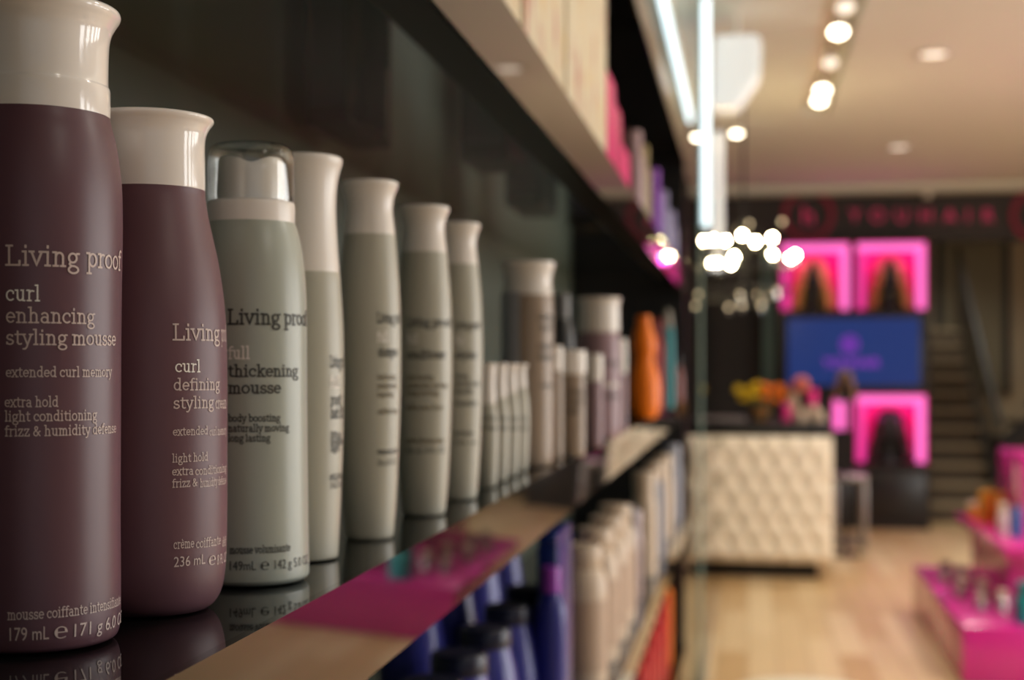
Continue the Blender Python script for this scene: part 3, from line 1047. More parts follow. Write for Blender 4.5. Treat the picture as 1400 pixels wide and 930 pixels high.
def cream_bottle(u, v, label):
    X = -0.222
    p = atx(u, v, X)
    h = p.z - Z_LOW
    t = thing('cream_bottle', label, 'bottle', (X, p.y, Z_LOW + 0.0004), 0, 'cream bottles on the shelf below')
    prof = spline([(0.031, 0), (0.034, 0.004), (0.035, h * 0.3), (0.0345, h * 0.68), (0.030, h * 0.8), (0.026, h * 0.84)], 5)
    prof = [(r_, max(0.0, z_)) for r_, z_ in prof]
    link_mesh('body', lathe(NB(), prof, 36), M_cream, t, 50)
    link_mesh('cap', lathe(NB(), [(0.0262, h * 0.84), (0.027, h * 0.845), (0.027, h * 0.98), (0.025, h), (0.01, h)], 32), M_cream, t, 40)
    prof = [(0.0352, h * 0.12), (0.0352, h * 0.62)]
    link_mesh('label_band', lathe(NB(), prof, 36, cap0=False, cap1=False), M_creamlab, t, 50)


for u, v, l in ((796, 745, 'cream bottle right behind the blue carton'), (814, 722, 'cream bottle, second behind the blue carton'), (829, 706, 'cream bottle, third behind the blue carton'), (841, 690, 'cream bottle, last before the slim metal tube')):
    cream_bottle(u, v, l)
for u, v, r, m, mc, nm, l in ((857, 690, 0.02, M_dark, M_dark, 'dark_bottle', 'dark brown bottle beside the slim pink grey tube on the shelf below'),
                              (866, 697, 0.017, M_pinkgrey, M_pinkgrey, 'metal_tube', 'slim pink grey metal tube on the shelf below'),
                              (881, 645, 0.026, M_cream, M_cream, 'tall_cream_bottle', 'tall cream bottle past the slim metal tube'),
                              (894, 632, 0.024, M_greyblue, M_cream, 'grey_blue_bottle', 'grey blue bottle with cream cap past the tall cream bottle'),
                              (906, 622, 0.026, M_cream, M_cream, 'tall_cream_bottle', 'tall cream bottle between two grey blue bottles'),
                              (918, 608, 0.028, M_greyblue, M_greyblue, 'grey_blue_bottle', 'grey blue bottle at the far end of the shelf below')):
    p = atx(u, v, -0.21)
    flacon(nm, l, -0.21, p.y, Z_LOW, r, p.z - Z_LOW, m, mc, 'bottles at the far end of the shelf below', 0.18, 0.8)
# two shelves down: red and orange cartons
ya = 2.75
for i in range(7):
    orange = i == 6
    h = 0.21 if not orange else 0.2
    carton('orange_carton' if orange else 'red_carton',
           ['red carton nearest on the lowest visible shelf', 'second red carton from the near end two shelves down', 'third red carton from the near end two shelves down',
            'fourth red carton from the near end two shelves down', 'fifth red carton from the near end two shelves down', 'red carton right next to the orange one two shelves down',
            'orange carton past the red ones at the far end two shelves down'][i], -0.27, -0.2, ya, ya + 0.085, Z_LOW2, h, M_orange if orange else M_red, 'cartons two shelves down')
    ya += 0.17

# ------------------------------------------------------------------ ceiling fittings
M_trim = mat('lamp_trim', srgb(206, 196, 184), 0.5)
M_lamp = mat('lamp_glass_lit', (1, 1, 1, 1), 0.4, emit=(1.0, 0.88, 0.68, 1), strength=1.3)
M_lamp_hot = mat('spot_bulb_lit', (1, 1, 1, 1), 0.4, emit=(1.0, 0.86, 0.62, 1), strength=14)
M_lamp_dim = mat('spot_bulb_dim', (1, 1, 1, 1), 0.4, emit=(1.0, 0.86, 0.68, 1), strength=1.0)
M_tube_and_glow = mat('cool_tube_and_glass_glow', (1, 1, 1, 1), 0.4, emit=(0.70, 0.93, 1.0, 1), strength=1.9)
M_glow_dim = mat('glass_glow_dim', (1, 1, 1, 1), 0.4, emit=(0.78, 0.92, 0.97, 1), strength=0.45)  # dim reflection in the glass pane, put in as emission


def downlight(label, x, y):
    t = thing('downlight', label, 'ceiling light', (x, y, CEIL), 0, 'round downlights in the ceiling')
    bm = NB()
    lathe(bm, [(0.075, -0.0005), (0.1, -0.001), (0.1, -0.010), (0.09, -0.014), (0.075, -0.012)], 32, cap0=False, cap1=False)
    link_mesh('trim_ring', bm, M_trim, t)
    link_mesh('lamp', lathe(NB(), [(0.074, -0.002), (0.074, -0.007), (0.05, -0.009), (0.001, -0.0095)], 32), M_lamp, t)


dl = ['downlight in the right half of the ceiling, nearer of the two', 'bright downlight near the dark sign band', 'downlight outside the frame over the pink display', 'downlight at the far right near the stairs',
      'downlight over the right aisle', 'downlight over the middle of the room', 'downlight to the right of the lens', 'downlight over the near aisle', 'downlight by the assumed shop window']
for (x, y, w, a), l in zip(LAMPS, dl):
    downlight(l, x, y)

# recess with pairs of tilted spots
bm = NB()
zt = CEIL + 0.1005
box(bm, tr_x0 - 0.01, tr_x1 + 0.01, tr_y0 - 0.01, tr_y1 + 0.01, zt, zt + 0.01)
struct('trim_2', bm, M_white)
xm = (tr_x0 + tr_x1) / 2


def spot(label, y, hot=True):
    t = thing('recessed_spot', label, 'spotlight', (xm, y, zt), 0, 'spotlights in the ceiling recess')
    bm = NB()
    tube(bm, [(0, 0, 0), (0, 0, -0.03)], 0.012, 10)
    link_mesh('stem', bm, M_white, t)
    d = Vector((0, -0.55, -1)).normalized()
    c = Vector((0, 0, -0.03))
    bm = NB()
    tube(bm, [c, c + d * 0.05, c + d * 0.10, c + d * 0.11], [0.03, 0.042, 0.05, 0.05], 20)
    link_mesh('can', bm, M_white, t, 50)
    bm = NB()
    tube(bm, [c + d * 0.1101, c + d * 0.116], [0.042, 0.036], 20)
    link_mesh('lamp', bm, M_lamp_hot if hot else M_lamp_dim, t)


spot('dim spotlight in the ceiling recess, nearest in view', 6.95, False)
spot('bright spotlight in the ceiling recess, nearer of the two bright ones', 7.45)
spot('dim spotlight in the ceiling recess between the bright ones', 8.2, False)
spot('bright spotlight in the ceiling recess, farther of the two bright ones', 9.0)
spot('spotlight in the ceiling recess close behind the farther bright one', 9.35)

# two small surface spots near the glass partition
for u, v, l in ((954, 186, 'small surface spotlight left of the glass partition'), (1007, 181, 'small surface spotlight right of the glass partition')):
    p = atz(u, v, CEIL - 0.05)
    t = thing('surface_spot', l, 'spotlight', (p.x, p.y, CEIL), 0, 'small surface spotlights')
    link_mesh('can', lathe(NB(), [(0.05, 0), (0.05, -0.05), (0.046, -0.055)], 24), M_white, t)
    link_mesh('lamp', lathe(NB(), [(0.04, -0.055), (0.034, -0.066), (0.018, -0.073), (0.001, -0.075)], 24), M_lamp_hot, t, 60)

# slim linear light running along the ceiling over the shelving
t = thing('linear_light', 'long cool white tube light on the ceiling left of the glass partition', 'ceiling light', (-0.385, 5.0, CEIL))
link_mesh('housing', box(NB(), -0.03, 0.03, 0, 4.75, -0.025, 0, 0.004), M_white, t)
bm = NB()
tube(bm, [(0, 0.02, -0.05), (0, 4.73, -0.05)], 0.017, 14)
link_mesh('tube', bm, M_tube_and_glow, t)
bm = NB()
box(bm, -0.02, 0.02, 0.0, 0.02, -0.075, -0.025)
link_mesh('end_holder', bm, M_white, t)
bm = NB()
box(bm, -0.02, 0.02, 4.73, 4.75, -0.075, -0.025)
link_mesh('end_holder', bm, M_white, t)

# glass partition seen almost edge on, with added glow bars for the light caught in it
t = thing('glass_partition', 'upright glass sheet seen edge on past the end of the shelving', 'glass partition', (-0.215, 6.7, 0))
link_mesh('pane', box(NB(), -0.006, 0.006, 0, 3.4, 0.03, CEIL - 0.002), M_glass, t)
link_mesh('floor_channel', box(NB(), -0.015, 0.015, 0, 3.4, 0, 0.03), M_steel, t)
bm = NB()
box(bm, -0.0062, 0.0062, -0.004, 0.0, 0.03, CEIL - 0.002, 0.001, 1)
link_mesh('polished_edge', bm, mat('polished_glass_edge', srgb(150, 175, 168), 0.15, ior=1.5), t)
for u, v0, Y, r, m, l in ((965, 318, 6.62, 0.017, M_tube_and_glow, 'upright cool white glow bar added for the bright reflection at the near glass edge'),
                          (983, 374, 10.4, 0.03, M_glow_dim, 'dimmer upright glow bar added for the reflection at the far glass edge')):
    p = aty(u, v0, Y)
    t = thing('glass_glow_bar', l, 'glow bar', (p.x, Y, p.z), 0, 'added glow bars by the glass')
    bm = NB()
    tube(bm, [(0, 0, 0.03), (0, 0, CEIL - p.z - 0.03)], r, 16)
    link_mesh('tube', bm, m, t)
    link_mesh('end_cap', lathe(NB(), [(r * 0.6, 0), (r * 1.1, 0.006), (r * 1.1, 0.03)], 16), M_steel, t)
    link_mesh('end_cap', lathe(NB(), [(r * 1.1, CEIL - p.z - 0.03), (r * 1.1, CEIL - p.z)], 16), M_steel, t)

# white glowing lamp under the ceiling
Ys = 7.0
a, c = aty(974, 60, Ys), aty(1041, 60, Ys)
zb, zt2 = aty(1000, 150, Ys).z, aty(1000, 56, Ys).z
zm = aty(1000, 108, Ys).z
t = thing('pendant_lamp', 'white wedge shaped lamp glowing softly below the ceiling behind the glass', 'lamp', ((a.x + c.x) / 2, Ys, CEIL))
w = (c.x - a.x) / 2
bm = NB()
P = [(-w, zt2), (w * 0.8, zt2), (w, zt2 - 0.03), (w * 0.95, zm), (w * 0.1, zb), (-w * 0.3, zb)]
P = [(-w * 0.9, zt2), (w * 0.85, zt2), (w, zt2 - 0.04), (w * 0.95, zm), (w * 0.05, zb), (-w, zb)]
lo = [bm.verts.new((x, -0.13, z - CEIL)) for x, z in P]
hi = [bm.verts.new((x, 0.13, z - CEIL)) for x, z in P]
bm.faces.new(lo)
bm.faces.new(hi[::-1])
for i in range(len(P)):
    j = (i + 1) % len(P)
    bm.faces.new((lo[i], hi[i], hi[j], lo[j]))
bmesh.ops.bevel(bm, geom=bm.edges[:], offset=0.012, segments=3, affect='EDGES')
link_mesh('lamp_shade', bm, mat('white_shade_lit', srgb(246, 246, 244), 0.4, emit=(0.92, 1.0, 1.0, 1), strength=0.36), t)
bm = NB()
tube(bm, [(0, 0, 0), (0, 0, zt2 - CEIL)], 0.012, 12)
box(bm, -0.05, 0.05, -0.04, 0.04, -0.008, 0)
link_mesh('bracket', bm, M_white, t)

# ------------------------------------------------------------------ chandelier
YC = 9.0
pc = aty(1016, 360, YC)
ch = thing('chandelier', 'black and chrome chandelier of bare glowing bulbs and small glints above the reception desk', 'chandelier', (pc.x, YC, CEIL))
mpp = YC / F / math.cos(YAW)


def zz(v):
    return aty(1016, v, YC).z - CEIL


M_bulb = mat('chandelier_bulb_lit', (1, 1, 1, 1), 0.3, emit=(1.0, 0.80, 0.42, 1), strength=200)
M_glint = mat('chandelier_glint', (1, 1, 1, 1), 0.3, emit=(1.0, 0.74, 0.36, 1), strength=1.7)  # glints of the lower crystals, given a glow of their own
bm = NB()
lathe(bm, [(0.06, 0), (0.06, -0.012), (0.045, -0.03), (0.012, -0.04)], 24)
link_mesh('canopy', bm, M_black, ch)
bm = NB()
tube(bm, [(0, 0, -0.03), (0, 0, zz(420))], 0.008, 10)
link_mesh('rod', bm, M_black, ch)


def ring(bm, r, z, t=0.006):
    tube(bm, [(r * math.cos(2 * PI * i / 48), r * math.sin(2 * PI * i / 48), z) for i in range(48)], t, 8, True)


bm = NB()
for r, v in ((0.2, 340), (0.30, 366), (0.29, 396), (0.22, 410)):
    ring(bm, r, zz(v))
for k in range(6):
    a = PI * k / 3 + 0.2
    ca, sa = math.cos(a), math.sin(a)
    tube(bm, [(0, 0, zz(300)), (0.1 * ca, 0.1 * sa, zz(318)), (0.2 * ca, 0.2 * sa, zz(340)), (0.30 * ca, 0.30 * sa, zz(366)), (0.29 * ca, 0.29 * sa, zz(396)), (0.22 * ca, 0.22 * sa, zz(410)), (0, 0, zz(420))], 0.004, 6)
link_mesh('frame', bm, M_black, ch, 60)


def bulb_or_glint(u, v, r, rb, m, front):
    x = (u - 1016) * mpp
    y = -math.sqrt(max(0, r * r - x * x)) * (1 if front else -1)
    k = (YC + y) / YC
    z = (zz(v) + CEIL - EYE) * k + EYE - CEIL
    x = (pc.x + x) * k - pc.x
    bm = NB()
    ball(bm, (x, y, z), rb, 16, 1.1)
    o = link_mesh('bulb_or_glint', bm, m, ch, 80)
    bm = NB()
    tube(bm, [(x, y, z - rb * 1.0), (x, y, z - rb * 1.0 - 0.03)], 0.009, 10)
    link_mesh('socket', bm, M_chrome, o)


for u, v, f in ((977, 328, 1), (993, 329, 0), (1015, 322, 1), (1032, 331, 0), (1054, 326, 1)):
    bulb_or_glint(u, v, 0.2, 0.0145, M_bulb, f)
for u, v, f in ((972, 360, 1), (982, 360, 0), (1000, 361, 1), (1004, 351, 0), (1054, 349, 0), (1078, 354, 1), (1084, 350, 0)):
    bulb_or_glint(u, v, 0.31, 0.0145, M_bulb, f)
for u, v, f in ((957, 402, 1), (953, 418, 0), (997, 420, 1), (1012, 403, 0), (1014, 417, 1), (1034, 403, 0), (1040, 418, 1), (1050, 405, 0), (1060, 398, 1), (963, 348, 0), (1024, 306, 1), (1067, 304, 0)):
    bulb_or_glint(u, v, 0.31, 0.0105, M_glint, f)

# ------------------------------------------------------------------ sign band above the back wall
YS = Y_BACK - 0.06
za, zb_ = aty(1200, 330, YS).z, aty(1200, 264, YS).z
sg = thing('shop_sign', 'long dark sign band with faint red letters over the back wall', 'sign', ((X_L + X_R) / 2, Y_BACK, za))
hw = (X_R - X_L) / 2 - 0.01
link_mesh('board', box(NB(), -hw, hw, -0.06, 0, 0, zc - za), mat('sign_board', srgb(52, 46, 44), 0.6), sg)
M_sign = mat('red_sign_letters_lit', (0.3, 0.01, 0.04, 1), 0.4, emit=(1.0, 0.06, 0.2, 1), strength=0.27)
M_sign2 = mat('red_ring_dim_lit', (0.2, 0.01, 0.03, 1), 0.4, emit=(1.0, 0.06, 0.14, 1), strength=0.05)
ox = sg.location.x


def sign_text(txt, u, v, px):
    p = aty(u, v, YS - 0.02)
    bm, W = sans_text(txt, 0.06, 0.0)
    s = px * YS / F / 0.72
    x0 = min(q.co.x for q in bm.verts)
    x1 = max(q.co.x for q in bm.verts)
    for q in bm.verts:
        q.co = Vector(((q.co.x - (x0 + x1) / 2) * s + p.x - ox, -0.062 - (0.06 + q.co.z) * s * 0.5 , (q.co.y - 0.36) * s + p.z - za))
    return bm


for chx, u in zip('YOUHAIR', (1169, 1200, 1233, 1266, 1299, 1324, 1352)):
    link_mesh('letter', sign_text(chx, u, 294, 18), M_sign, sg, 0)
for u in (1105, 1419):
    p = aty(u, 294, YS - 0.02)
    bm = NB()
    for r0 in (0.225,):
        tube(bm, [(p.x - ox + r0 * math.cos(2 * PI * i / 64), -0.075, p.z - za + r0 * math.sin(2 * PI * i / 64)) for i in range(64)], 0.026, 8, True)
    link_mesh('emblem_ring', bm, M_sign2, sg, 60)
    link_mesh('emblem_letter', sign_text('h', u, 294, 26), M_sign, sg, 0)

# small white camera under the cove
p = aty(1272, 268, Y_BACK - 0.5)
t = thing('ceiling_sensor', 'small white dome sensor at the edge of the ceiling above the sign', 'sensor', (p.x, Y_BACK - 0.45, zc), 0)
# hangs from the cove underside
t.location.y = Y_BACK - 0.25
link_mesh('base', lathe(NB(), [(0.05, 0), (0.05, -0.02), (0.04, -0.025)], 24), M_white, t)
link_mesh('dome', lathe(NB(), [(0.038, -0.025), (0.036, -0.045), (0.024, -0.062), (0.001, -0.068)], 24), M_white, t, 60)

# ------------------------------------------------------------------ black display tower with lit niches and the screen
YT = 13.85
M_tower = mat('tower_black', (0.010, 0.008, 0.009, 1), 0.3)


def X(u):
    return aty(u, 500, YT).x


def Z(v):
    return aty(1165, v, YT).z


xl, xr = X(1062), X(1271)
tw = thing('display_tower', 'black tower against the back wall holding the pink niches and the screen', 'display unit', ((xl + xr) / 2, Y_BACK, 0))
cxm = tw.location.x
niches = [(1067, 1164, 331, 426), (1168, 1267, 331, 426), (1137, 1161, 541, 590), (1164, 1262, 539, 635)]
bm = NB()
dy0, dy1 = YT - Y_BACK, -0.002
xa = [X(1067), X(1162.5), X(1169.5), X(1267)]
box(bm, xl - cxm, xa[0] - cxm, dy0, dy1, 0.0, za - 0.004)
box(bm, xa[3] - cxm, xr - cxm, dy0, dy1, 0.0, za - 0.004)
box(bm, xa[0] - cxm, xa[3] - cxm, dy0, dy1, Z(331), za - 0.004)
box(bm, xa[1] - cxm, xa[2] - cxm, dy0, dy1, Z(426), Z(331))
box(bm, xa[0] - cxm, xa[3] - cxm, dy0, dy1, Z(539), Z(426))
xs_ = X(1138)
box(bm, xa[0] - cxm, xs_ - cxm, dy0, dy1, Z(635), Z(539))
box(bm, xs_ - cxm, xa[1] - cxm, dy0, dy1, Z(635), Z(590))
box(bm, xa[1] - cxm, xa[2] - cxm, dy0, dy1, Z(635), Z(539))
box(bm, xa[0] - cxm, xa[3] - cxm, dy0, dy1, 0.0, Z(635))
link_mesh('carcass', bm, M_tower, tw)
link_mesh('cabinet_door', box(NB(), xa[0] + 0.01 - cxm, (xa[1] + xa[2]) / 2 - 0.004 - cxm, dy0 - 0.02, dy0, 0.09, Z(645), 0.004), M_tower, tw)
link_mesh('cabinet_door', box(NB(), (xa[1] + xa[2]) / 2 + 0.004 - cxm, xa[3] - 0.01 - cxm, dy0 - 0.02, dy0, 0.09, Z(645), 0.004), M_tower, tw)

M_pinkback = mat('hot_pink_panel', (0.92, 0.02, 0.30, 1), 0.5)
M_strip = mat('pink_light_strip', (0.3, 0.03, 0.16, 1), 0.4, emit=(1.0, 0.17, 0.60, 1), strength=1.2)
M_strip_dim = mat('pink_light_strip_soft', (0.3, 0.02, 0.14, 1), 0.4, emit=(1.0, 0.05, 0.40, 1), strength=0.75)
nl = ['pink lit niche at the upper left above the screen', 'pink lit niche at the upper right above the screen', 'narrow pink lit slot below the screen beside the lower right niche', 'pink lit niche at the lower right below the screen']
for i, (u0, u1, v0, v1) in enumerate(niches):
    x0, x1 = (xs_ if i == 2 else xa[0 if i % 2 == 0 else 2]) + 0.002, xa[1 if i % 2 == 0 else 3] - 0.002
    z1, z0 = Z(v0) - 0.002, Z(v1) + 0.002
    t = thing('display_niche', nl[i], 'niche', ((x0 + x1) / 2, YT + 0.3, z0), 0, 'pink lit niches of the display tower')
    w, h = (x1 - x0) / 2, z1 - z0
    link_mesh('back_board', box(NB(), -w, w, -0.012, 0, 0, h), M_pinkback, t)
    bm = NB()
    box(bm, -w, -w + 0.01, -0.3, -0.012, 0, h)
    box(bm, w - 0.01, w, -0.3, -0.012, 0, h)
    box(bm, -w + 0.01, w - 0.01, -0.3, -0.012, h - 0.01, h)
    link_mesh('surround', bm, M_pinkback, t)
    link_mesh('base_board', box(NB(), -w + 0.01, w - 0.01, -0.3, -0.012, 0, 0.01), M_tower, t)
    s = 0.075
    if i == 2:
        link_mesh('light_strip', box(NB(), -w + 0.014, w - 0.014, -0.29, -0.24, 0.014, h - 0.014, 0.01), M_strip, t, 60)
        continue
    link_mesh('light_strip', box(NB(), -w + 0.012, w - 0.012, -0.29, -0.24, h - 0.012 - s, h - 0.012, 0.01), M_strip, t, 60)
    link_mesh('light_strip', box(NB(), w - 0.012 - s, w - 0.012, -0.29, -0.24, 0.02, h - 0.014 - s, 0.01), M_strip, t, 60)
    link_mesh('light_strip', box(NB(), -w + 0.012, -w + 0.012 + s, -0.29, -0.24, 0.02, h - 0.014 - s, 0.01), M_strip_dim, t, 60)
    for sx_l in (-0.7, 0.7):
        pl_ = bpy.data.lights.new('niche_glow', 'POINT')
        pl_.energy, pl_.color, pl_.shadow_soft_size = 1.0, (1.0, 0.10, 0.75), 0.04
        ol_ = bpy.data.objects.new('niche_glow', pl_)
        ol_.location = (t.location.x + sx_l * (w - 0.06), YT + 0.04, z0 + h - 0.14)
        COL.objects.link(ol_)


def wig(label, x, y, z, sc, hair, head):
    """parted long wig on a dark head stand, face towards -Y"""
    t = thing('wig_on_stand', label, 'wig', (x, y, z), 0, 'wigs on head stands')
    bm = NB()
    prof = spline([(0.10, 0), (0.095, 0.015), (0.05, 0.04), (0.048, 0.13), (0.055, 0.18), (0.075, 0.22), (0.082, 0.28), (0.08, 0.34), (0.06, 0.39), (0.025, 0.41), (0.001, 0.412)], 4)
    lathe(bm, [(r * sc, zz_ * sc) for r, zz_ in prof], 28, 0, 0, 0.9, 0.62)
    # nose and chin
    ball(bm, (0, -0.05 * sc, 0.27 * sc), 0.014 * sc, 10, 1.6)
    ball(bm, (0, -0.036 * sc, 0.2 * sc), 0.024 * sc, 10)
    link_mesh('head_stand', bm, head, t, 70)
    bm = NB()
    rows, cols = 26, 44
    grid = []
    rnd = random.Random(int(x * 1000))
    ph = [rnd.random() * 6 for _ in range(cols + 1)]
    for layer, off in ((0, 0.0), (1, -0.014)):
        g = []
        for i in range(rows + 1):
            f = i / rows
            zc_ = 0.43 - 0.41 * f
            if f < 0.25:
                R = 0.108 * math.sin(math.acos(max(-1, 1 - f / 0.25 * 0.92))) + 0.002
            else:
                R = 0.108 + 0.075 * ((f - 0.25) / 0.75) ** 1.1
            gap = math.radians(14 + 26 * min(1, f * 1.6))
            row = []
            for j in range(cols + 1):
                a = -PI / 2 + gap + (2 * PI - 2 * gap) * j / cols
                rr = R + 0.006 * math.sin(ph[j] + f * 16) + 0.004 * math.sin(j * 2.1) + off
                row.append(bm.verts.new((rr * math.cos(a) * sc, rr * math.sin(a) * sc * 0.56, (zc_ + off * 0.5) * sc)))
            g.append(row)
        grid.append(g)
        for i in range(rows):
            for j in range(cols):
                bm.faces.new((g[i][j], g[i][j + 1], g[i + 1][j + 1], g[i + 1][j]))
    o, q = grid
    for i in range(rows):
        bm.faces.new((o[i][0], o[i + 1][0], q[i + 1][0], q[i][0]))
        bm.faces.new((o[i][cols], q[i][cols], q[i + 1][cols], o[i + 1][cols]))
    for j in range(cols):
        bm.faces.new((o[rows][j], o[rows][j + 1], q[rows][j + 1], q[rows][j]))
        bm.faces.new((o[0][j], q[0][j], q[0][j + 1], o[0][j + 1]))
    link_mesh('hair', bm, hair, t, 70)
    return t


M_gold_hair = mat('golden_brown_hair', srgb(214, 176, 96), 0.45, noise=0.35, nscale=90)
M_chestnut = mat('chestnut_hair', srgb(176, 136, 76), 0.45, noise=0.4, nscale=90)
M_darkhair = mat('dark_hair', srgb(44, 30, 26), 0.45, noise=0.4, nscale=90)
for i, spec in enumerate(((M_gold_hair, 'golden brown wig in the upper left pink niche', 1.2), (M_chestnut, 'chestnut wig in the upper right pink niche', 1.2),
                                   None, (M_darkhair, 'dark wig in the lower right pink niche', 1.2))):
    if spec is None:
        continue
    hair, l, sc = spec
    u0, u1, v0, v1 = niches[i]
    x0, x1 = xa[0 if i % 2 == 0 else 2], xa[1 if i % 2 == 0 else 3]
    wig(l, (x0 + x1) / 2 - (0.02 if i == 0 else 0), YT + 0.15, Z(v1) + 0.0125, sc, hair, M_black)

# screen
t = thing('wall_screen', 'wide flat screen glowing blue between the pink niches', 'screen', ((X(1072) + X(1261)) / 2, YT, Z(532)))
w, h = (X(1261) - X(1072)) / 2, Z(431) - Z(532)
link_mesh('casing', box(NB(), -w, w, -0.05, -0.001, 0, h, 0.004), M_black, t)
link_mesh('display', box(NB(), -w + 0.03, w - 0.03, -0.0515, -0.05, 0.035, h - 0.03), mat('blue_display_lit', (0.0, 0.0, 0.0, 1), 0.2, emit=srgb(27, 52, 116), strength=0.85), t)
M_violet = mat('violet_logo_lit', (0, 0, 0, 1), 0.3, emit=srgb(128, 44, 176), strength=1.1)
bm, W = sans_text('YOUHAIR', 0.0, 0.02)
s = 74 * YT / F / W
for q in bm.verts:
    q.co = Vector((q.co.x * s + X(1125) - t.location.x, -0.0525, q.co.y * s + Z(502) - t.location.z))
link_mesh('screen_lettering', bm, M_violet, t, 0)
bm = NB()
ex, ez = X(1161) - t.location.x, Z(471) - t.location.z
for k in range(2):
    tube(bm, [(ex + (0.075 - 0.035 * k) * math.cos(2 * PI * i / 40), -0.0525, ez + (0.075 - 0.035 * k) * math.sin(2 * PI * i / 40)) for i in range(40)], 0.009, 6, True)
bm2, W = sans_text('h', 0.0, 0.02)
me = bpy.data.meshes.new('tmp')
for q in bm2.verts:
    q.co = Vector((q.co.x * 0.1 - 0.028 + ex, -0.0525, q.co.y * 0.1 - 0.036 + ez))
bm2.to_mesh(me)
bm.from_mesh(me)
link_mesh('screen_emblem', bm, M_violet, t, 0)

# teal pilaster left of the tower
t = thing('teal_pilaster', 'narrow dark teal upright strip left of the display tower', 'wall panel', (aty(1051, 500, 14.1).x, Y_BACK, 0))
link_mesh('board', box(NB(), -0.055, 0.055, -0.04, -0.001, 0.02, za - 0.01, 0.004), mat('teal_board', srgb(140, 186, 198), 0.4), t)
link_mesh('foot', box(NB(), -0.065, 0.065, -0.05, -0.001, 0, 0.02), M_black, t)

# ------------------------------------------------------------------ reception desk
YD = 10.5
p0, p1 = aty(940, 596, YD), aty(1138, 596, YD)
zt3 = p0.z
zb3 = aty(1040, 768, YD).z
desk = thing('reception_desk', 'white button tufted reception desk with black worktop and plinth', 'reception desk', ((p0.x + p1.x) / 2, YD, 0))
hw = (p1.x - p0.x) / 2
M_tuft = mat('cream_tufted_leather', srgb(242, 230, 208), 0.34)
bm = NB()
nx, nz = 132, 112
sx_, sz_ = 0.076, 0.146
nx, nz = 168, 112
grid = []
btn = []
for j in range(nz + 1):
    row = []
    for i in range(nx + 1):
        x = -hw + 2 * hw * i / nx
        z = zb3 + (zt3 - zb3) * j / nz
        # diamond lattice of buttons: distance to the two families of diagonal folds
        a = (x / sx_ + (z - zb3) / sz_) * 0.5
        b_ = (x / sx_ - (z - zb3) / sz_) * 0.5
        d = abs(math.sin(PI * a)) * abs(math.sin(PI * b_))
        e = min(1, min(hw - abs(x), z - zb3, zt3 - z) / 0.05)
        rr = round((z - zb3) / sz_)
        pit = 0.0
        for r2 in (rr - 1, rr, rr + 1):
            c2 = round(x / sx_)
            for c3 in (c2 - 1, c2, c2 + 1):
                if (r2 + c3) % 2 == 0:
                    pit = max(pit, math.exp(-(((x - c3 * sx_) ** 2 + (z - zb3 - r2 * sz_) ** 2) / 0.030 ** 2)))
        y = -0.022 - (0.010 * d ** 0.5 + 0.020 * (1 - pit)) * (0.35 + 0.65 * max(0, e)) - 0.014 * math.sqrt(max(0, e))
        row.append(bm.verts.new((x, y, z)))
    grid.append(row)
for j in range(nz):
    for i in range(nx):
        bm.faces.new((grid[j][i], grid[j][i + 1], grid[j + 1][i + 1], grid[j + 1][i]))
rim = [grid[0][i] for i in range(nx + 1)] + [grid[j][nx] for j in range(1, nz + 1)] + [grid[nz][i] for i in range(nx - 1, -1, -1)] + [grid[j][0] for j in range(nz - 1, 0, -1)]
back = [bm.verts.new((v.co.x, 0, v.co.z)) for v in rim]
for i in range(len(rim)):
    j = (i + 1) % len(rim)
    bm.faces.new((rim[i], back[i], back[j], rim[j]))
bm.faces.new(back)
pad = link_mesh('tufted_front', bm, M_tuft, desk, 60)
k = 0
for r_ in range(0, 9):
    for c_ in range(-8, 9):
        if (r_ + c_) % 2:
            continue
        x, z = c_ * sx_, zb3 + r_ * sz_
        if abs(x) > hw - 0.05 or z < zb3 + 0.05 or z > zt3 - 0.05:
            continue
        bm = NB()
        ball(bm, (x, -0.038, z), 0.011, 10)
        link_mesh('button', bm, M_tuft, pad, 80)
link_mesh('carcass', box(NB(), -hw + 0.005, hw - 0.005, 0.001, 0.55, zb3, zt3 - 0.002), mat('desk_white_board', srgb(226, 208, 178), 0.4), desk)
zw = aty(1040, 575, 10.85).z
link_mesh('worktop', box(NB(), -hw + 0.02, hw - 0.01, 0.06, 0.58, zt3 - 0.001, zw, 0.006), M_black, desk)
pl0, pl1 = aty(946, 770, 10.62), aty(1118, 770, 10.62)
link_mesh('plinth', box(NB(), pl0.x - desk.location.x, pl1.x - desk.location.x, 0.12, 0.5, 0, zb3), M_black, desk)

# things on the worktop
YW = 10.85


def on_desk(u):
    return aty(u, 560, YW).x


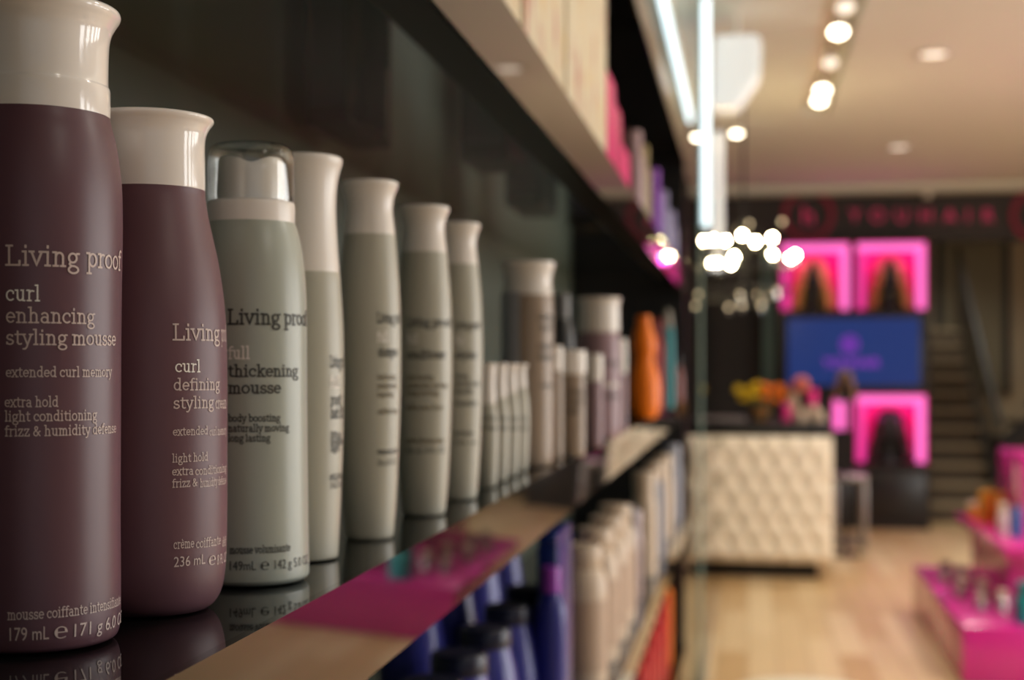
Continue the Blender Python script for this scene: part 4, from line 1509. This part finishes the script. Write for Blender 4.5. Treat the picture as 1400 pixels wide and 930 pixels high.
fx = on_desk(1040)
t = thing('flower_pot', 'brown pot of yellow and orange flowers on the reception desk', 'potted flowers', (fx, YW, zw + 0.0004))
link_mesh('pot', lathe(NB(), [(0.05, 0), (0.062, 0.02), (0.078, 0.09), (0.082, 0.12), (0.075, 0.12), (0.07, 0.1), (0.01, 0.1)], 28), mat('clay_brown', srgb(136, 98, 56), 0.6), t)
bm = NB()
rnd = random.Random(3)
M_stem = mat('leaf_green', srgb(74, 96, 24), 0.5)
heads = []
for i in range(26):
    a = rnd.random() * 2 * PI
    r = 0.16 * math.sqrt(rnd.random())
    x, y = r * math.cos(a) * 1.15 - 0.015, r * math.sin(a) * 0.8
    z = 0.19 + 0.10 * rnd.random() - 0.25 * r
    heads.append((x, y, z))
    tube(bm, [(x * 0.2, y * 0.2, 0.09), (x * 0.6, y * 0.6, 0.15), (x, y, z)], 0.004, 6)
    for s_ in (-1, 1):
        vs = [bm.verts.new(q) for q in ((x * 0.6, y * 0.6, 0.14), (x * 0.6 + 0.02 * s_, y * 0.6 + 0.01, 0.165), (x * 0.7 + 0.05 * s_, y * 0.6, 0.16), (x * 0.6 + 0.02 * s_, y * 0.6 - 0.01, 0.15))]
        bm.faces.new(vs)
link_mesh('stems', bm, M_stem, t, 60)
M_yel, M_ora = mat('yellow_petals', srgb(226, 190, 0), 0.5), mat('orange_petals', srgb(246, 130, 0), 0.5)
for x, y, z in heads:
    bm = NB()
    for q in range(14):
        a = 2 * PI * q / 14
        for lev, (rr, dz, ln) in enumerate(((0.018, 0.012, 0.014), (0.026, 0.0, 0.016), (0.020, -0.010, 0.014))):
            aa = a + lev * 0.2
            ball(bm, (x + rr * math.cos(aa), y + rr * math.sin(aa), z + dz), ln * 0.6, 6)
    ball(bm, (x, y, z + 0.004), 0.020, 10)
    link_mesh('bloom', bm, M_ora if x > 0.01 else M_yel, t, 80)

lx = on_desk(985)
t = thing('laptop', 'grey laptop lying closed at the left end of the reception desk', 'laptop', (lx, YW, zw + 0.0004))
M_alu = mat('grey_aluminium', srgb(150, 140, 142), 0.4, 0.4)
link_mesh('base', box(NB(), -0.19, 0.19, -0.12, 0.12, 0, 0.014, 0.004), M_alu, t)
link_mesh('lid', box(NB(), -0.19, 0.19, -0.12, 0.12, 0.0155, 0.024, 0.004), M_alu, t)


def small(name, label, u, y, r, h, mb, mc, cat='bottle', capf=0.25):
    q = flacon(name, label, aty(u, 560, y).x, y, zw, r, h, mb, mc, 'small goods on the reception desk', capf, 0.7)
    q['category'] = cat


M_peach = mat('peach_fabric', srgb(228, 128, 108), 0.6)
M_pale = mat('pale_plaster', srgb(206, 186, 166), 0.6)
M_pinkp = mat('bright_pink_plastic', srgb(245, 40, 150), 0.35)
# tall pale vase with one peach bloom
t = thing('vase', 'pale slim vase holding a peach bloom beside the yellow flowers', 'vase', (aty(1084, 560, 10.95).x, 10.95, zw + 0.0004))
link_mesh('vessel', lathe(NB(), spline([(0.035, 0), (0.05, 0.03), (0.055, 0.09), (0.035, 0.16), (0.03, 0.2), (0.036, 0.22)], 5), 28), M_pale, t, 60)
bm = NB()
tube(bm, [(0, 0, 0.2), (0.02, 0, 0.23), (0.05, 0, 0.25)], 0.004, 8)
link_mesh('stem', bm, M_stem, t)
bm = NB()
rnd = random.Random(5)
for i in range(46):
    a, e_ = rnd.random() * 2 * PI, (rnd.random() - 0.4) * 2.4
    ball(bm, (0.06 + 0.05 * math.cos(a) * math.cos(e_), 0.05 * math.sin(a) * math.cos(e_), 0.265 + 0.05 * math.sin(e_)), 0.018, 8)
link_mesh('bloom', bm, M_peach, t, 80)
small('pink_bottle', 'bright pink bottle standing among the small goods on the desk', 1111, 10.8, 0.042, 0.235, M_pale, M_pinkp, 'bottle', 0.5)
small('pink_jar', 'little magenta jar at the front of the reception desk', 1075, 10.72, 0.04, 0.13, mat('magenta_jar_plastic', srgb(205, 30, 120), 0.35), M_pinkp, 'jar', 0.3)
small('pale_jar', 'pale round jar left of the pink bottle on the desk', 1096, 10.68, 0.036, 0.085, M_pale, M_pale, 'jar', 0.3)
small('pale_jar', 'pale round jar right of the pink bottle on the desk', 1121, 10.68, 0.036, 0.085, M_pale, M_pale, 'jar', 0.3)
YG = 11.9
hx, hz = aty(1155, 560, YG).x, 1.27
t = thing('floor_stand', 'thin black pole stand carrying a brown wig behind the desk', 'stand', (hx, YG, 0))
link_mesh('base', lathe(NB(), [(0.14, 0), (0.14, 0.012), (0.05, 0.025), (0.016, 0.03)], 28), M_black, t, 40)
link_mesh('pole', lathe(NB(), [(0.014, 0.03), (0.014, hz - 0.015)], 14), M_black, t)
link_mesh('plate', lathe(NB(), [(0.02, hz - 0.015), (0.09, hz - 0.01), (0.09, hz)], 24), M_black, t, 40)
wig('brown wig on a dark head stand at the right end of the reception desk', hx, YG, hz + 0.0004, 0.56, mat('soft_brown_hair', srgb(126, 88, 62), 0.5, noise=0.3, nscale=90), M_black)
# chrome stool
YB = 12.4
st = thing('bar_stool', 'chrome stool standing between the reception desk and the display tower', 'stool', (aty(1160, 700, YB).x, YB, 0))
hs = aty(1160, 648, YB).z
M_dull = mat('dull_chrome', (0.34, 0.31, 0.30, 1), 0.35, 1.0)
link_mesh('seat', box(NB(), -0.15, 0.15, -0.15, 0.15, hs - 0.05, hs, 0.015), M_dull, st, 60)
for sx1 in (-1, 1):
    for sy1 in (-1, 1):
        link_mesh('leg', box(NB(), sx1 * 0.12 - 0.024, sx1 * 0.12 + 0.024, sy1 * 0.12 - 0.024, sy1 * 0.12 + 0.024, 0, hs - 0.05, 0.004), M_dull, st)
for sy1 in (-1, 1):
    link_mesh('stretcher', box(NB(), -0.096, 0.096, sy1 * 0.12 - 0.012, sy1 * 0.12 + 0.012, 0.05, 0.09), M_dull, st)

# ------------------------------------------------------------------ stairs beyond the opening
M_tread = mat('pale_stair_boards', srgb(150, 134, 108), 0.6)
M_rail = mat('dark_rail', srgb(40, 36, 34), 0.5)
x0, x1 = xo + 0.06, xo + 0.72
stair = thing('staircase', 'pale staircase climbing away beside the display tower', 'staircase', (x0, 14.6, 0))
N = 11
for i in range(N):
    bm = NB()
    box(bm, 0, x1 - x0, 0.26 * i, 0.26 * (i + 1) + 0.03, 0.18 * (i + 1) - 0.04, 0.18 * (i + 1))
    o = link_mesh('tread', bm, M_tread, stair)
    link_mesh('riser', box(NB(), 0.005, x1 - x0 - 0.005, 0.26 * i + 0.03, 0.26 * i + 0.045, 0.18 * i, 0.18 * (i + 1) - 0.04), mat('stair_risers', srgb(88, 76, 62), 0.7), o)
for xx in (-0.03, x1 - x0):
    bm = NB()
    P = [(0, 0), (0.3, 0), (0.26 * N + 0.2, 0.18 * N - 0.15), (0.26 * N + 0.2, 0.18 * N + 0.05), (0, 0.25)]
    a = [bm.verts.new((xx, y, z)) for y, z in P]
    c = [bm.verts.new((xx + 0.03, y, z)) for y, z in P]
    bm.faces.new(a)
    bm.faces.new(c[::-1])
    for i in range(5):
        bm.faces.new((a[i], c[i], c[(i + 1) % 5], a[(i + 1) % 5]))
    link_mesh('stringer', bm, M_rail, stair)
bm = NB()
tube(bm, [(x1 - x0 + 0.015, -0.1, 0.95), (x1 - x0 + 0.015, 0.26 * N, 0.95 + 0.18 * N)], 0.028, 10)
link_mesh('handrail', bm, M_rail, stair)
for i in range(0, N + 1, 1):
    bm = NB()
    tube(bm, [(x1 - x0 + 0.015, 0.26 * i, 0.18 * i + 0.1), (x1 - x0 + 0.015, 0.26 * i, 0.18 * i + 0.97)], 0.012, 8)
    link_mesh('baluster', bm, M_rail, stair)
# upper flight running up to the right behind the balustrade
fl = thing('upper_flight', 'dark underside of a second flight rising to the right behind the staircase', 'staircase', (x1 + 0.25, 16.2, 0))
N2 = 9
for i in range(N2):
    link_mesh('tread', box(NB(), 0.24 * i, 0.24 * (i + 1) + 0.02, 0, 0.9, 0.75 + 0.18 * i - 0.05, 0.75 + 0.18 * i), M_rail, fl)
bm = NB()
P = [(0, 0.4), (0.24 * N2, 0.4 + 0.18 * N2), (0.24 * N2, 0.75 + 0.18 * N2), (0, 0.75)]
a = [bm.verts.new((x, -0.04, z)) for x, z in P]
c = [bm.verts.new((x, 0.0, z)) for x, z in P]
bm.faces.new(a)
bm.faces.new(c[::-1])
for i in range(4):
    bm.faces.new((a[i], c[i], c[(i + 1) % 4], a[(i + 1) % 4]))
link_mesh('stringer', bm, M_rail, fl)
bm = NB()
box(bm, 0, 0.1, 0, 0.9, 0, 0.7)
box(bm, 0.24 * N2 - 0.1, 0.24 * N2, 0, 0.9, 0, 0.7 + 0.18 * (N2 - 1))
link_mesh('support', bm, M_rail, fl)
# tall pale door on the landing wall
dx = aty(1330, 400, 18.25).x
t = thing('door_1', 'tall pale grey door at the back of the stairwell', 'door', (dx, 18.3, 1.2))
t['kind'] = 'structure'
link_mesh('leaf', box(NB(), -0.36, 0.36, -0.05, -0.002, 0, 1.9, 0.004), mat('door_grey', srgb(150, 142, 118), 0.6), t)
bm = NB()
box(bm, -0.44, -0.36, -0.07, -0.002, 0, 1.98)
box(bm, 0.36, 0.44, -0.07, -0.002, 0, 1.98)
box(bm, -0.44, 0.44, -0.07, -0.002, 1.9, 1.98)
link_mesh('door_frame', bm, M_rail, t)

# ------------------------------------------------------------------ pink tiered display on the right
M_pink = mat('hot_pink_lacquer', (0.62, 0.026, 0.27, 1), 0.16, coat=0.3)
px0, py0, py1, ph = 1.03, 7.17, 9.28, 0.285
pd = thing('tiered_display', 'hot pink lacquered two tier display on the floor at the right', 'display table', (px0, py0, 0))
LX, LY = 1.75, py1 - py0
link_mesh('platform', box(NB(), 0, LX, 0, LY, 0.0, ph, 0.008), M_pink, pd)
sx0, sx1, sy0, sy1, sz = 0.235, LX - 0.235, 0.25, LY - 0.2, 0.62
link_mesh('pedestal', box(NB(), 0.29, LX - 0.29, 0.45, LY - 0.45, ph, sz - 0.03), M_pink, pd)
link_mesh('upper_tier', box(NB(), sx0, sx1, sy0, sy1, sz - 0.03, sz + 0.02, 0.006), M_pink, pd)
link_mesh('central_block', box(NB(), 0.42, LX - 0.42, 0.75, LY - 0.6, sz + 0.02, 1.07, 0.008), M_pink, pd)

M_silver = mat('silver_bottle', (0.7, 0.66, 0.66, 1), 0.2, 0.9)
M_plumcap = mat('plum_cap', srgb(70, 30, 50), 0.3)
M_gold = mat('gold_bottle', srgb(226, 160, 60), 0.25, 0.5)
k = 0


def goods(name, label, x, y, z, r, h, mb, mc, group):
    return flacon(name, label, px0 + x, py0 + y, z, r, h, mb, mc, group, 0.28, 0.75)


gl = 'silver bottles on the pink platform'
sv = [(0.10, 1.35, 0.035, 0.13, 'silver bottle with dark cap standing alone near the far left edge of the pink platform'),
      (0.17, 1.28, 0.03, 0.12, 'silver bottle just right of the lone one on the pink platform'),
      (0.12, 0.85, 0.036, 0.12, 'silver bottle at the left of the front cluster on the pink platform'),
      (0.19, 0.62, 0.036, 0.14, 'tallest silver bottle of the front cluster on the pink platform'),
      (0.155, 0.45, 0.03, 0.09, 'short silver bottle at the front of the cluster on the pink platform'),
      (0.25, 0.40, 0.034, 0.12, 'silver bottle at the right of the front cluster on the pink platform'),
      (0.40, 0.32, 0.032, 0.12, 'silver bottle before the pedestal of the pink display'),
      (0.62, 0.30, 0.032, 0.13, 'silver bottle under the upper tier of the pink display'),
      (0.70, 0.30, 0.032, 0.12, 'silver bottle farther right under the upper tier of the pink display')]
for x, y, r, h, l in sv:
    goods('silver_bottle', l, x, y, ph, r, h, M_silver, M_plumcap if y > 1 else M_pale, gl)
goods('teal_bottle', 'fat teal bottle on the pink platform, seen mirrored in the shelf front', 0.33, 0.13, ph, 0.065, 0.2, mat('teal_bottle_plastic', srgb(30, 150, 160), 0.35), mat('teal_bottle_cap', srgb(30, 130, 140), 0.35), None)
gu = 'bottles on the upper tier of the pink display'
for x, y, r, h, m, mc, nm, l in ((0.29, 1.62, 0.03, 0.10, M_gold, M_pale, 'gold_bottle', 'small gold bottle at the far left corner of the upper pink tier'),
                                 (0.31, 1.35, 0.032, 0.19, M_gold, M_gold, 'gold_bottle', 'gold bottle nearest the left edge of the upper pink tier'),
                                 (0.36, 1.42, 0.032, 0.19, mat('amber_bottle', srgb(214, 112, 40), 0.3), M_gold, 'amber_bottle', 'amber bottle with gold cap on the upper pink tier'),
                                 (0.37, 1.15, 0.03, 0.2, M_gold, M_gold, 'gold_bottle', 'gold bottle beside the white one on the upper pink tier'),
                                 (0.325, 0.80, 0.028, 0.17, mat('white_bottle', srgb(232, 224, 220), 0.3), M_pale, 'white_bottle', 'white bottle on the upper pink tier'),
                                 (0.375, 0.70, 0.028, 0.16, mat('blue_bottle', srgb(24, 92, 160), 0.3), mat('blue_cap', srgb(24, 92, 160), 0.3), 'blue_bottle', 'blue bottle right of the white one on the upper pink tier')):
    goods(nm, l, x, y, sz + 0.02, r, h, m, mc, gu)

# ------------------------------------------------------------------ white ottoman at the lower edge
t = thing('ottoman', 'round white ottoman in the aisle, only its rim in view', 'ottoman', (0.19, 4.87, 0))
link_mesh('cushion', lathe(NB(), spline([(0.25, 0.06), (0.268, 0.08), (0.27, 0.2), (0.27, 0.38), (0.262, 0.43), (0.24, 0.45), (0.12, 0.455), (0.001, 0.455)], 5), 48), mat('white_leather', srgb(240, 234, 214), 0.4), t, 50)
link_mesh('base', lathe(NB(), [(0.22, 0), (0.22, 0.06)], 40), M_black, t)
bm = NB()
tube(bm, [(0.2705 * math.cos(2 * PI * i / 64), 0.2705 * math.sin(2 * PI * i / 64), 0.40) for i in range(64)], 0.005, 8, True)
link_mesh('piping', bm, mat('white_leather', (1, 1, 1, 1)), t)
